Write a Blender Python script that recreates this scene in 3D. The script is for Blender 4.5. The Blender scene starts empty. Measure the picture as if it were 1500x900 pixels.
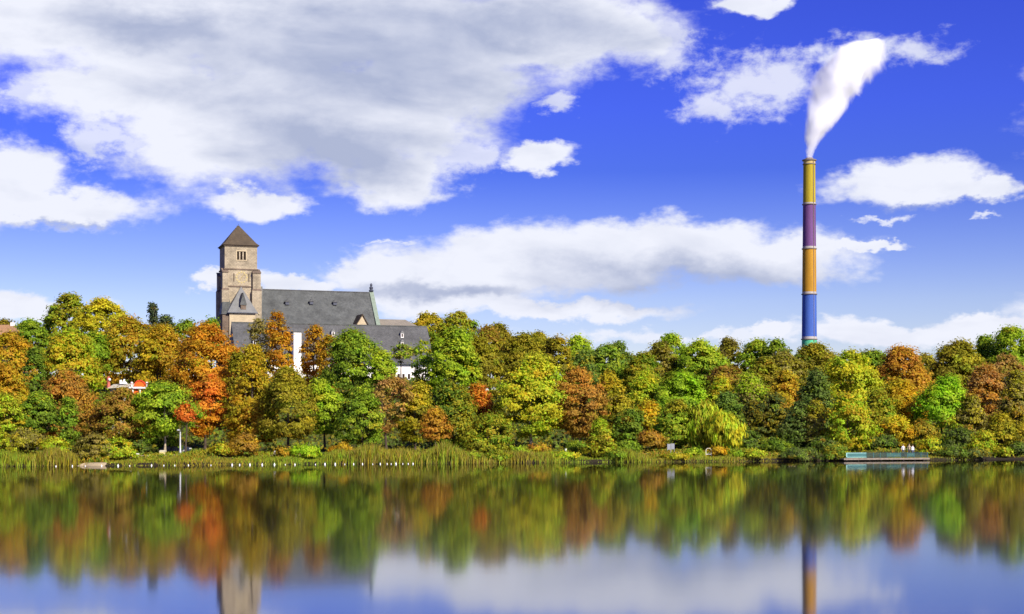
import bpy, bmesh, math, random
import numpy as np
from mathutils import Vector, Matrix

# ------------------------------------------------------------------ camera, sky, sun, exposure
C = bpy.context.scene.collection
S = bpy.context.scene
F, HOR, CAMZ = 2200.0, 615.0, 5.8          # focal length and horizon row for a 1500 px wide frame, eye height over the water
cam = bpy.data.cameras.new('camera'); cam.sensor_width = 36; cam.lens = F / 1500 * 36
cam.shift_y = (HOR - 450) / 1500; cam.clip_end = 20000; cam.clip_start = 0.5
camo = bpy.data.objects.new('camera', cam); C.objects.link(camo)
camo.location = (0, 0, CAMZ); camo.rotation_euler = (math.radians(90), 0, 0)
S.camera = camo
SUN_AZ, SUN_EL = 142.0, 35.0               # clockwise from +Y (the way the camera looks): behind and to the right
sv = Vector((math.sin(math.radians(SUN_AZ)) * math.cos(math.radians(SUN_EL)),
             math.cos(math.radians(SUN_AZ)) * math.cos(math.radians(SUN_EL)), math.sin(math.radians(SUN_EL))))
sun = bpy.data.lights.new('sun', 'SUN'); sun.energy = 4.9; sun.angle = math.radians(0.5); sun.color = (1.0, 0.93, 0.81)
suno = bpy.data.objects.new('sun', sun); C.objects.link(suno); suno.location = (60, -40, 80)
suno.rotation_euler = (-sv).to_track_quat('-Z', 'Y').to_euler()
S.view_settings.view_transform = 'Standard'; S.view_settings.look = 'None'
S.view_settings.exposure = 0.65; S.view_settings.gamma = 1.0; S.view_settings.use_curve_mapping = False
S.render.engine = 'CYCLES'
cy = S.cycles
cy.use_denoising = True; cy.denoiser = 'OPENIMAGEDENOISE'
cy.max_bounces = 40; cy.diffuse_bounces = 3; cy.glossy_bounces = 3; cy.transmission_bounces = 4
cy.transparent_max_bounces = 6; cy.volume_bounces = 40; cy.use_adaptive_sampling = True; cy.adaptive_threshold = 0.015
cy.sample_clamp_indirect = 6

world = bpy.data.worlds.new('World'); S.world = world; world.use_nodes = True
wt = world.node_tree; wt.nodes.clear()
SKY_STRENGTH = 0.1


def build_world():
    N, L = wt.nodes, wt.links
    def nd(t, **k):
        n = N.new(t)
        for a, b in k.items():
            setattr(n, a, b)
        return n
    def setin(n, i, v):
        if v is None:
            return
        if isinstance(v, bpy.types.NodeSocket):
            L.new(v, n.inputs[i])
        else:
            n.inputs[i].default_value = v
    def M(op, a, b=None, c=None, clamp=False):
        n = nd('ShaderNodeMath', operation=op); n.use_clamp = clamp
        setin(n, 0, a); setin(n, 1, b); setin(n, 2, c)
        return n.outputs[0]
    def V(op, a, b=None, c=None):
        n = nd('ShaderNodeVectorMath', operation=op)
        setin(n, 0, a); setin(n, 1, b); setin(n, 2, c)
        return n.outputs['Value'] if op in ('LENGTH', 'DOT_PRODUCT') else n.outputs[0]
    def mix(f, a, b):
        n = nd('ShaderNodeMix', data_type='RGBA'); setin(n, 0, f); setin(n, 6, a); setin(n, 7, b)
        return n.outputs[2]
    def rng(x, a, b, c=0.0, d=1.0, smooth=True):
        n = nd('ShaderNodeMapRange'); n.interpolation_type = 'SMOOTHSTEP' if smooth else 'LINEAR'
        setin(n, 0, x); setin(n, 1, a); setin(n, 2, b); setin(n, 3, c); setin(n, 4, d)
        return n.outputs[0]
    geo = nd('ShaderNodeNewGeometry')
    d = V('SCALE', geo.outputs['Incoming'], None); d.node.inputs['Scale'].default_value = -1.0
    sep = nd('ShaderNodeSeparateXYZ'); L.new(d, sep.inputs[0])
    X, Y, Z = sep.outputs
    az = M('ARCTAN2', X, Y)                                     # compass angle of the direction looked in
    el = M('ARCSINE', Z)                                        # its height over the horizon
    comb = nd('ShaderNodeCombineXYZ'); L.new(az, comb.inputs[0]); L.new(el, comb.inputs[1])
    K = 22.0                                                    # about one hundredth of the frame's pixel scale
    P = V('SCALE', comb.outputs[0]); P.node.inputs['Scale'].default_value = K

    def ang(px, py):
        a = math.atan((px - 750) / F)
        return a, math.atan((HOR - py) / F * math.cos(a))

    def noise(scale, detail, rough, dist=0.0, stretch=(1, 1, 1), off=(0, 0, 0)):
        v = V('MULTIPLY_ADD', P, stretch, off)
        n = nd('ShaderNodeTexNoise'); L.new(v, n.inputs['Vector'])
        n.inputs['Scale'].default_value = scale; n.inputs['Detail'].default_value = detail
        n.inputs['Roughness'].default_value = rough; n.inputs['Distortion'].default_value = dist
        return n.outputs[0], n.outputs[1]

    _, wcol = noise(1.1, 5, 0.6, 0, (0.7, 1.3, 1))
    w = V('SUBTRACT', wcol, (0.5, 0.5, 0.5))
    Pw = V('MULTIPLY_ADD', w, (1.5, 0.75, 0), P)                # cloud outlines wander
    _, wcol2 = noise(5.0, 4, 0.6, 0, (0.8, 1.2, 1), (7, 3, 0))
    w2 = V('SUBTRACT', wcol2, (0.5, 0.5, 0.5))
    Pw = V('MULTIPLY_ADD', w2, (0.35, 0.25, 0), Pw)

    def field(ells, soft=0.25):
        acc = None
        for (cx, cyy, rx, ry) in ells:
            a, e = ang(cx, cyy)
            sx, sy = 100.0 / rx, 100.0 / ry
            q = V('MULTIPLY_ADD', Pw, (sx, sy, 0), (-a * K * sx, -e * K * sy, 0))
            ln = V('LENGTH', q)
            acc = ln if acc is None else M('SMOOTH_MIN', acc, ln, soft)
        return M('SUBTRACT', 1.0, acc)

    thick = [(400, 30, 520, 125), (90, 0, 340, 95), (800, 45, 225, 72), (620, 130, 190, 70), (480, 170, 280, 110), (320, 195, 175, 95),
             (210, 130, 190, 62), (575, 262, 95, 46), (375, 298, 95, 26), (60, 300, 190, 30), (25, 258, 85, 52),
             (790, 232, 78, 22), (850, 378, 300, 50), (960, 358, 230, 46), (700, 400, 240, 46), (540, 398, 80, 30),
             (1130, 378, 150, 46), (1262, 362, 66, 9), (820, 452, 220, 18), (640, 430, 160, 36), (305, 412, 36, 15),
             (435, 410, 66, 16), (1335, 268, 122, 40), (1430, 278, 85, 22), (1000, 490, 32, 9), (1120, 486, 48, 12),
             (1350, 486, 210, 22), (1455, 470, 100, 20), (20, 446, 90, 26), (1100, 6, 50, 22),
             (-200, 300, 200, 60), (1700, 440, 200, 40), (1750, 150, 220, 80), (-300, 60, 300, 120)]
    thin = [(1120, 120, 150, 66), (1060, 152, 90, 40), (1275, 80, 150, 40), (660, 225, 110, 66), (60, 140, 120, 34),
            (580, 352, 70, 9), (880, 490, 170, 16), (970, 60, 70, 70), (1170, 340, 70, 9), (1440, 320, 30, 6),
            (150, 200, 90, 50), (820, 155, 40, 22), (1100, 494, 300, 14), (150, 440, 40, 9), (1290, 322, 50, 7)]
    f1 = field(thick); f2 = field(thin, 0.2)
    n1, _ = noise(1.5, 7, 0.57, 0.1, (0.75, 1.35, 1), (2, 5, 1))
    n2, _ = noise(2.6, 8, 0.62, 0.15, (0.85, 1.25, 1), (11, 2, 4))
    d1 = rng(M('ADD', f1, M('MULTIPLY', M('SUBTRACT', n1, 0.5), 1.0)), -0.08, 0.42)
    d2 = rng(M('ADD', f2, M('MULTIPLY', M('SUBTRACT', n2, 0.56), 2.1)), 0.02, 0.75, 0, 0.82)
    dens = M('MAXIMUM', d1, d2)
    # greyer bellies of the thick clouds
    grey = field([(530, 90, 370, 100), (480, 215, 200, 62), (740, 40, 230, 55), (1000, 412, 260, 40), (660, 425, 150, 16), (250, 40, 200, 45),
                  (1340, 304, 90, 7), (100, 324, 130, 8)], 0.3)
    n3, _ = noise(0.9, 6, 0.52, 0.3, (0.6, 1.5, 1), (1, 9, 6))
    n4, _ = noise(0.9, 6, 0.52, 0.3, (0.6, 1.5, 1), (1.14, 9.25, 6))
    g = rng(M('ADD', grey, M('MULTIPLY', M('SUBTRACT', n3, 0.5), 0.9)), -0.4, 0.95)
    relief = M('MULTIPLY', M('SUBTRACT', n3, n4), 1.1)
    g = M('ADD', M('MULTIPLY', g, 0.95), relief, None, True)
    ccol = mix(g, (5.6, 5.75, 6.4, 1), (2.75, 3.1, 4.3, 1))
    sky = nd('ShaderNodeTexSky', sky_type='NISHITA'); sky.sun_disc = False
    sky.sun_elevation = math.radians(SUN_EL); sky.sun_rotation = math.radians(SUN_AZ)
    sky.altitude = 300; sky.air_density = 1.0; sky.dust_density = 0.3; sky.ozone_density = 3.0
    # a deep, polarised blue overhead that pales towards the horizon
    tint = nd('ShaderNodeValToRGB')
    tint.color_ramp.elements[0].position = 0.0; tint.color_ramp.elements[0].color = (0.78, 0.72, 0.80, 1)
    tint.color_ramp.elements[1].position = 1.0; tint.color_ramp.elements[1].color = (0.17, 0.195, 0.90, 1)
    for p, c in ((0.26, (0.58, 0.55, 0.79, 1)), (0.34, (0.46, 0.455, 0.80, 1)), (0.545, (0.19, 0.24, 0.785, 1)), (0.68, (0.185, 0.225, 0.90, 1))):
        e = tint.color_ramp.elements.new(p); e.color = c
    L.new(rng(el, 0.0, 0.30, 0, 1, False), tint.inputs[0])
    mul = nd('ShaderNodeMix', data_type='RGBA', blend_type='MULTIPLY'); mul.inputs[0].default_value = 1
    L.new(sky.outputs[0], mul.inputs[6]); tn = V('SCALE', tint.outputs[0]); tn.node.inputs['Scale'].default_value = 1.05; L.new(tn, mul.inputs[7])
    col = mix(dens, mul.outputs[2], ccol)
    bg = nd('ShaderNodeBackground'); bg.inputs['Strength'].default_value = SKY_STRENGTH
    L.new(col, bg.inputs['Color'])
    out = nd('ShaderNodeOutputWorld'); L.new(bg.outputs[0], out.inputs['Surface'])
    world.cycles.sampling_method = 'MANUAL'; world.cycles.sample_map_resolution = 512


build_world()

# ------------------------------------------------------------------ helpers
rng = np.random.default_rng(7)
random.seed(7)


def lin(c):
    return tuple((v / 255 / 12.92) if v / 255 <= 0.04045 else ((v / 255 + 0.055) / 1.055) ** 2.4 for v in c)


def link(o, parent=None):
    C.objects.link(o)
    if parent is not None:
        o.parent = parent
    return o


def tag(o, label=None, cat=None, group=None, kind=None):
    if label: o['label'] = label
    if cat: o['category'] = cat
    if group: o['group'] = group
    if kind: o['kind'] = kind
    return o


def empty(name, loc, rz=0, label=None, cat=None, group=None, kind=None):
    o = bpy.data.objects.new(name, None); C.objects.link(o)
    o.location = loc; o.rotation_euler = (0, 0, rz); o.empty_display_size = 0.5
    return tag(o, label, cat, group, kind)


def obj(name, bm, mat, parent=None, smooth=False):
    me = bpy.data.meshes.new(name)
    bmesh.ops.recalc_face_normals(bm, faces=bm.faces[:])
    if smooth:
        for e in bm.edges:
            if len(e.link_faces) == 2 and e.calc_face_angle(0) > 0.8: e.smooth = False
    bm.to_mesh(me); bm.free()
    if smooth:
        for p in me.polygons: p.use_smooth = True
    for m in (mat if isinstance(mat, (list, tuple)) else [mat]):
        me.materials.append(m)
    return link(bpy.data.objects.new(name, me), parent)


def raw_mesh(name, verts, faces, colours, mat, parent=None):
    """verts (n,3), faces (m,k) numpy arrays; colours (n,3) per vertex or None."""
    me = bpy.data.meshes.new(name)
    n, (m, k) = len(verts), faces.shape
    me.vertices.add(n); me.vertices.foreach_set('co', np.ascontiguousarray(verts, np.float32).ravel())
    me.loops.add(m * k); me.loops.foreach_set('vertex_index', np.ascontiguousarray(faces, np.int32).ravel())
    me.polygons.add(m); me.polygons.foreach_set('loop_start', np.arange(0, m * k, k, dtype=np.int32))
    if colours is not None:
        a = me.color_attributes.new('leaf_colour', 'FLOAT_COLOR', 'POINT')
        c = np.ones((n, 4), np.float32); c[:, :3] = colours
        a.data.foreach_set('color', c.ravel())
    me.update(calc_edges=True)
    me.materials.append(mat)
    return link(bpy.data.objects.new(name, me), parent)


def B(bm, x0, x1, y0, y1, z0, z1):
    vs = [bm.verts.new(p) for p in ((x0, y0, z0), (x1, y0, z0), (x1, y1, z0), (x0, y1, z0), (x0, y0, z1), (x1, y0, z1), (x1, y1, z1), (x0, y1, z1))]
    for f in ((0, 3, 2, 1), (4, 5, 6, 7), (0, 1, 5, 4), (1, 2, 6, 5), (2, 3, 7, 6), (3, 0, 4, 7)):
        bm.faces.new([vs[i] for i in f])
    return vs


def hexa(bm, pts):
    """eight free corners, bottom ring then top ring"""
    vs = [bm.verts.new(p) for p in pts]
    for f in ((0, 3, 2, 1), (4, 5, 6, 7), (0, 1, 5, 4), (1, 2, 6, 5), (2, 3, 7, 6), (3, 0, 4, 7)):
        bm.faces.new([vs[i] for i in f])


def poly(bm, pts, faces):
    vs = [bm.verts.new(p) for p in pts]
    for f in faces:
        bm.faces.new([vs[i] for i in f])


def lathe(bm, prof, n=24, cx=0, cy=0, cap=True):
    rings = []
    for r, z in prof:
        rings.append([bm.verts.new((cx + r * math.cos(2 * math.pi * i / n), cy + r * math.sin(2 * math.pi * i / n), z)) for i in range(n)])
    for a, b in zip(rings, rings[1:]):
        for i in range(n):
            bm.faces.new((a[i], a[(i + 1) % n], b[(i + 1) % n], b[i]))
    if cap:
        bm.faces.new(rings[0][::-1]); bm.faces.new(rings[-1])


def tube(bm, p0, p1, r0, r1=None, n=8):
    r1 = r0 if r1 is None else r1
    p0, p1 = Vector(p0), Vector(p1)
    q = (p1 - p0).to_track_quat('Z', 'Y')
    ra = [bm.verts.new(p0 + q @ Vector((r0 * math.cos(2 * math.pi * i / n), r0 * math.sin(2 * math.pi * i / n), 0))) for i in range(n)]
    rb = [bm.verts.new(p1 + q @ Vector((r1 * math.cos(2 * math.pi * i / n), r1 * math.sin(2 * math.pi * i / n), 0))) for i in range(n)]
    for i in range(n):
        bm.faces.new((ra[i], ra[(i + 1) % n], rb[(i + 1) % n], rb[i]))
    bm.faces.new(ra[::-1]); bm.faces.new(rb)


# ---- materials
def mat(name, base, rough=0.7, noise=0.15, scale=2.0, spec=0.3, metal=0.0, streak=(1, 1, 1), bump=0.0, detail=6):
    m = bpy.data.materials.new(name); m.use_nodes = True
    nt = m.node_tree; p = nt.nodes['Principled BSDF']
    p.inputs['Roughness'].default_value = rough; p.inputs['Specular IOR Level'].default_value = spec; p.inputs['Metallic'].default_value = metal
    tc = nt.nodes.new('ShaderNodeTexCoord'); mp = nt.nodes.new('ShaderNodeMapping'); mp.inputs['Scale'].default_value = streak
    nz = nt.nodes.new('ShaderNodeTexNoise'); nz.inputs['Scale'].default_value = scale; nz.inputs['Detail'].default_value = detail; nz.inputs['Roughness'].default_value = 0.65
    rp = nt.nodes.new('ShaderNodeValToRGB')
    lo = tuple(max(0, v * (1 - noise)) for v in base); hi = tuple(min(1, v * (1 + noise)) for v in base)
    rp.color_ramp.elements[0].position = 0.3; rp.color_ramp.elements[0].color = (*lo, 1)
    rp.color_ramp.elements[1].position = 0.7; rp.color_ramp.elements[1].color = (*hi, 1)
    nt.links.new(tc.outputs['Object'], mp.inputs[0]); nt.links.new(mp.outputs[0], nz.inputs['Vector'])
    nt.links.new(nz.outputs[0], rp.inputs[0]); nt.links.new(rp.outputs[0], p.inputs['Base Color'])
    if bump:
        b = nt.nodes.new('ShaderNodeBump'); b.inputs['Strength'].default_value = bump; b.inputs['Distance'].default_value = 0.1
        nt.links.new(nz.outputs[0], b.inputs['Height']); nt.links.new(b.outputs[0], p.inputs['Normal'])
    return m


def masonry(name, c1, c2, mortar, bw=0.9, bh=0.4, gap=0.03, rough=0.85, wear=0.35, axis='xz'):
    """courses of stone or slate with worn, mottled colour"""
    m = bpy.data.materials.new(name); m.use_nodes = True
    nt = m.node_tree; p = nt.nodes['Principled BSDF']; p.inputs['Roughness'].default_value = rough; p.inputs['Specular IOR Level'].default_value = 0.25
    tc = nt.nodes.new('ShaderNodeTexCoord'); sp = nt.nodes.new('ShaderNodeSeparateXYZ'); cb = nt.nodes.new('ShaderNodeCombineXYZ')
    nt.links.new(tc.outputs['Object'], sp.inputs[0])
    ad = nt.nodes.new('ShaderNodeMath'); ad.operation = 'ADD'
    nt.links.new(sp.outputs[0], ad.inputs[0]); nt.links.new(sp.outputs[1], ad.inputs[1])
    nt.links.new(ad.outputs[0], cb.inputs[0]); nt.links.new(sp.outputs[2], cb.inputs[1])
    br = nt.nodes.new('ShaderNodeTexBrick'); br.inputs['Scale'].default_value = 1.0
    br.inputs['Brick Width'].default_value = bw; br.inputs['Row Height'].default_value = bh; br.inputs['Mortar Size'].default_value = gap
    br.inputs['Color1'].default_value = (*c1, 1); br.inputs['Color2'].default_value = (*c2, 1); br.inputs['Mortar'].default_value = (*mortar, 1)
    nt.links.new(cb.outputs[0], br.inputs['Vector'])
    nz = nt.nodes.new('ShaderNodeTexNoise'); nz.inputs['Scale'].default_value = 0.35; nz.inputs['Detail'].default_value = 9; nz.inputs['Roughness'].default_value = 0.7
    nt.links.new(tc.outputs['Object'], nz.inputs['Vector'])
    mr = nt.nodes.new('ShaderNodeMapRange'); mr.inputs[1].default_value = 0.3; mr.inputs[2].default_value = 0.7
    mr.inputs[3].default_value = 1 - wear; mr.inputs[4].default_value = 1 + wear * 0.5
    nt.links.new(nz.outputs[0], mr.inputs[0])
    mx = nt.nodes.new('ShaderNodeMix'); mx.data_type = 'RGBA'; mx.blend_type = 'MULTIPLY'; mx.inputs[0].default_value = 1
    nt.links.new(br.outputs['Color'], mx.inputs[6]); nt.links.new(mr.outputs[0], mx.inputs[7]); nt.links.new(mx.outputs[2], p.inputs['Base Color'])
    bp = nt.nodes.new('ShaderNodeBump'); bp.inputs['Strength'].default_value = 0.4; bp.inputs['Distance'].default_value = 0.05
    nt.links.new(br.outputs['Fac'], bp.inputs['Height']); bp.invert = True; nt.links.new(bp.outputs[0], p.inputs['Normal'])
    return m


def leaf_material(name, translucent=0.5):
    m = bpy.data.materials.new(name); m.use_nodes = True
    nt = m.node_tree; nt.nodes.clear()
    at = nt.nodes.new('ShaderNodeVertexColor'); at.layer_name = 'leaf_colour'
    tc = nt.nodes.new('ShaderNodeNewGeometry')
    nz = nt.nodes.new('ShaderNodeTexNoise'); nz.inputs['Scale'].default_value = 0.55; nz.inputs['Detail'].default_value = 3
    nt.links.new(tc.outputs['Position'], nz.inputs['Vector'])
    hs = nt.nodes.new('ShaderNodeHueSaturation')
    mh = nt.nodes.new('ShaderNodeMapRange'); mh.inputs[1].default_value = 0.3; mh.inputs[2].default_value = 0.7; mh.inputs[3].default_value = 0.485; mh.inputs[4].default_value = 0.515
    nt.links.new(nz.outputs[0], mh.inputs[0]); nt.links.new(mh.outputs[0], hs.inputs['Hue']); nt.links.new(at.outputs[0], hs.inputs['Color'])
    df = nt.nodes.new('ShaderNodeBsdfPrincipled'); df.inputs['Roughness'].default_value = 0.65; df.inputs['Specular IOR Level'].default_value = 0.18
    tr = nt.nodes.new('ShaderNodeBsdfTranslucent'); mx = nt.nodes.new('ShaderNodeMixShader'); mx.inputs[0].default_value = translucent
    out = nt.nodes.new('ShaderNodeOutputMaterial')
    nt.links.new(hs.outputs[0], df.inputs['Base Color']); nt.links.new(hs.outputs[0], tr.inputs['Color'])
    nt.links.new(df.outputs[0], mx.inputs[1]); nt.links.new(tr.outputs[0], mx.inputs[2]); nt.links.new(mx.outputs[0], out.inputs['Surface'])
    return m


LEAF = leaf_material('autumn_leaves'); REED = leaf_material('reed_blades', 0.2)
BARK = mat('bark', (0.075, 0.055, 0.038), 0.9, 0.45, 3.0, 0.1, streak=(3, 3, 0.6), bump=0.4)
PALEBARK = mat('pale_bark', (0.36, 0.29, 0.19), 0.9, 0.4, 3.0, 0.1, streak=(2, 2, 0.8), bump=0.3)
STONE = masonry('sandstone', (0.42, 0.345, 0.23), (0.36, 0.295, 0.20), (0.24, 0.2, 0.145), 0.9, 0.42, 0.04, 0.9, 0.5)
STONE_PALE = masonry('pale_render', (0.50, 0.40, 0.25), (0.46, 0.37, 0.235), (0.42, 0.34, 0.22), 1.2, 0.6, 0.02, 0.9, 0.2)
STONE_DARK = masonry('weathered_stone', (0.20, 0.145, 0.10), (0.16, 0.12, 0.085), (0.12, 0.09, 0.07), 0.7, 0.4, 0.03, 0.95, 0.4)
SLATE = masonry('slate', (0.108, 0.112, 0.103), (0.08, 0.085, 0.08), (0.06, 0.065, 0.06), 0.45, 0.3, 0.02, 0.6, 0.45)
SLATE_WING = masonry('wing_slate', (0.105, 0.104, 0.10), (0.08, 0.08, 0.078), (0.06, 0.062, 0.062), 0.45, 0.3, 0.02, 0.6, 0.42)
PALEGREY = masonry('pale_grey', (0.19, 0.19, 0.175), (0.165, 0.165, 0.155), (0.18, 0.18, 0.175), 0.7, 1.4, 0.02, 0.55, 0.25)  # lighter grey than the slate roofs
BROWNROOF = masonry('brown_tiles', (0.10, 0.072, 0.042), (0.08, 0.06, 0.036), (0.06, 0.045, 0.03), 0.4, 0.35, 0.03, 0.8, 0.3)
TANROOF = masonry('tan_roof', (0.27, 0.235, 0.175), (0.24, 0.21, 0.16), (0.2, 0.17, 0.13), 0.5, 0.4, 0.02, 0.8, 0.2)
HOUSEROOF = masonry('clay_tiles', (0.40, 0.22, 0.10), (0.34, 0.19, 0.09), (0.26, 0.15, 0.08), 0.3, 0.35, 0.03, 0.8, 0.25)
WHITEWALL = mat('white_render', (0.78, 0.74, 0.68), 0.9, 0.08, 0.5, 0.1)
COPPER = mat('green_copper', (0.19, 0.235, 0.175), 0.6, 0.2, 1.5)
DARKMETAL = mat('dark_metal', (0.05, 0.055, 0.075), 0.5, 0.3, 2, 0.4)
OPENING = mat('dark_louvre', (0.035, 0.022, 0.016), 0.9, 0.4, 6, 0.1, streak=(1, 1, 8))
GOLD = mat('gilding', (0.46, 0.36, 0.12), 0.4, 0.15, 4, 0.5, metal=0.2)
WHITE = mat('white_paint', (0.82, 0.82, 0.78), 0.5, 0.05, 3)

# ------------------------------------------------------------------ ground, water
SLOPE, SHORE0 = 0.24, 201.0


def shore(x):
    x = np.clip(x, -260, 260)
    return SHORE0 + SLOPE * x + 0.7 * np.sin(x * 0.19) + 0.4 * np.sin(x * 0.53 + 1)


def ss(a, b, x):
    t = np.clip((np.asarray(x, float) - a) / (b - a), 0, 1)
    return t * t * (3 - 2 * t)


def ground_z(x, y):
    s = y - shore(x)
    z = -1.5 + 1.2 * ss(-4, -0.4, s) + (0.62 + 0.14 * np.sin(x * 0.41) * np.sin(x * 0.17 + 2)) * ss(-0.4, 0.35, s) + 0.75 * ss(0.5, 9, s)
    top = 9.6 * ss(25, -25, x) + 3.6
    z = z + top * ss(22, 150, s) - 7.0 * ss(320, 700, s) * ss(25, -25, x)
    z = z + 10.5 * ss(-8, 22, x) * ss(70, 230, s) * (1 - 0.7 * ss(420, 1200, s))
    return z


def at(px, py, Y):
    return Vector(((px - 750) * Y / F, Y, CAMZ + (HOR - py) * Y / F))


def depth(px, t):
    """distance of a point t metres behind the shoreline, seen towards column px"""
    return (SHORE0 + t) / (1 - SLOPE * (px - 750) / F)


def ground_material():
    m = bpy.data.materials.new('grassy_ground'); m.use_nodes = True
    nt = m.node_tree; p = nt.nodes['Principled BSDF']; p.inputs['Roughness'].default_value = 0.95; p.inputs['Specular IOR Level'].default_value = 0.1
    g = nt.nodes.new('ShaderNodeNewGeometry'); nz = nt.nodes.new('ShaderNodeTexNoise'); nz.inputs['Scale'].default_value = 0.6; nz.inputs['Detail'].default_value = 8
    nt.links.new(g.outputs['Position'], nz.inputs['Vector'])
    rp = nt.nodes.new('ShaderNodeValToRGB')
    for e, (pp, c) in zip(rp.color_ramp.elements, ((0.32, (0.045, 0.035, 0.012, 1)), (0.68, (0.13, 0.13, 0.02, 1)))):
        e.position = pp; e.color = c
    e = rp.color_ramp.elements.new(0.5); e.color = (0.07, 0.075, 0.014, 1)
    nt.links.new(nz.outputs[0], rp.inputs[0])
    sp = nt.nodes.new('ShaderNodeSeparateXYZ'); nt.links.new(g.outputs['Position'], sp.inputs[0])
    mr = nt.nodes.new('ShaderNodeMapRange'); mr.inputs[1].default_value = 0.28; mr.inputs[2].default_value = 0.5; nt.links.new(sp.outputs[2], mr.inputs[0])
    mx = nt.nodes.new('ShaderNodeMix'); mx.data_type = 'RGBA'; mx.inputs[6].default_value = (0.022, 0.017, 0.011, 1)      # bank colour turns near black towards the waterline
    nt.links.new(mr.outputs[0], mx.inputs[0]); nt.links.new(rp.outputs[0], mx.inputs[7]); nt.links.new(mx.outputs[2], p.inputs['Base Color'])
    return m


def build_ground():
    xs = np.concatenate([[-9000, -4000, -1500, -700, -400], np.arange(-280, 281, 4.0), [400, 700, 1500, 4000, 9000]])
    # lines that follow the shore, so the bank stays crisp
    offs = np.concatenate([[-12, -5, -3, -2, -1, -0.5, -0.25, 0, 0.2, 0.4, 0.7, 1.2, 2, 4, 6, 9], np.arange(13, 360, 8.0), [400, 500, 650, 800, 1100, 1800, 3000, 6000, 11000]])
    Xg, O = np.meshgrid(xs, offs)
    Yg = shore(Xg) + O
    Zg = ground_z(Xg, Yg) + 0.12 * np.sin(Xg * 0.9 + Yg * 0.7) * (O > 1)
    v = np.stack([Xg, Yg, Zg], -1).reshape(-1, 3)
    nx, ny = len(xs), len(offs)
    i = np.arange((ny - 1) * (nx - 1)); r, c = i // (nx - 1), i % (nx - 1); a = r * nx + c
    o = raw_mesh('ground', v, np.stack([a, a + 1, a + nx + 1, a + nx], -1), None, ground_material())
    for p in o.data.polygons: p.use_smooth = True
    tag(o, kind='structure')


build_ground()


def water_material():
    m = bpy.data.materials.new('lake_water'); m.use_nodes = True
    nt = m.node_tree; nt.nodes.clear(); L = nt.links
    def nd(t): return nt.nodes.new(t)
    g = nd('ShaderNodeNewGeometry'); sp = nd('ShaderNodeSeparateXYZ'); L.new(g.outputs['Position'], sp.inputs[0])
    def M(op, a, b):
        n = nd('ShaderNodeMath'); n.operation = op
        for i, v in enumerate((a, b)):
            if isinstance(v, bpy.types.NodeSocket): L.new(v, n.inputs[i])
            else: n.inputs[i].default_value = v
        return n.outputs[0]
    s = M('SUBTRACT', M('SUBTRACT', sp.outputs[1], M('MULTIPLY', sp.outputs[0], 0.20)), SHORE0)
    rr = nd('ShaderNodeMapRange'); L.new(s, rr.inputs[0])           # sheltered, mirror calm strip along the far bank
    rr.inputs[1].default_value = -27; rr.inputs[2].default_value = -24; rr.inputs[3].default_value = 0.06; rr.inputs[4].default_value = 0.04
    gl = nd('ShaderNodeBsdfGlossy'); gl.distribution = 'GGX'; gl.inputs['Color'].default_value = (0.73, 0.73, 0.76, 1); L.new(rr.outputs[0], gl.inputs['Roughness'])
    df = nd('ShaderNodeBsdfDiffuse'); df.inputs['Color'].default_value = (0.03, 0.03, 0.014, 1)
    fr = nd('ShaderNodeFresnel'); fr.inputs['IOR'].default_value = 1.33
    fac = M('POWER', fr.outputs[0], 0.3)
    nz = nd('ShaderNodeTexNoise'); mp = nd('ShaderNodeMapping'); mp.inputs['Scale'].default_value = (0.05, 0.22, 1)
    L.new(g.outputs['Position'], mp.inputs[0]); L.new(mp.outputs[0], nz.inputs['Vector']); nz.inputs['Scale'].default_value = 1.0; nz.inputs['Detail'].default_value = 3
    bp = nd('ShaderNodeBump'); bp.inputs['Strength'].default_value = 0.05; bp.inputs['Distance'].default_value = 0.03
    L.new(nz.outputs[0], bp.inputs['Height']); L.new(bp.outputs[0], gl.inputs['Normal'])
    mx = nd('ShaderNodeMixShader'); L.new(fac, mx.inputs[0]); L.new(df.outputs[0], mx.inputs[1]); L.new(gl.outputs[0], mx.inputs[2])
    out = nd('ShaderNodeOutputMaterial'); L.new(mx.outputs[0], out.inputs['Surface'])
    return m


bm = bmesh.new()
poly(bm, [(-9000, -400, 0), (9000, -400, 0), (9000, 300, 0), (-9000, 300, 0)], [(0, 1, 2, 3)])
tag(obj('lake_water', bm, water_material()), kind='structure')

# ------------------------------------------------------------------ the church on the hill
CH_Y, CH_A, CH_Z = 444.0, math.radians(20), 14.0
CH_X = (329 - 750) * CH_Y / F
ca, sa = math.cos(CH_A), math.sin(CH_A)


def U(px, v=0.0):
    k = (px - 750) / F
    return (k * CH_Y + k * ca * v - CH_X + sa * v) / (ca - sa * k)


def Zc(py, u, v=0.0):
    return CAMZ + (HOR - py) * (CH_Y + sa * u + ca * v) / F - CH_Z


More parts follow.
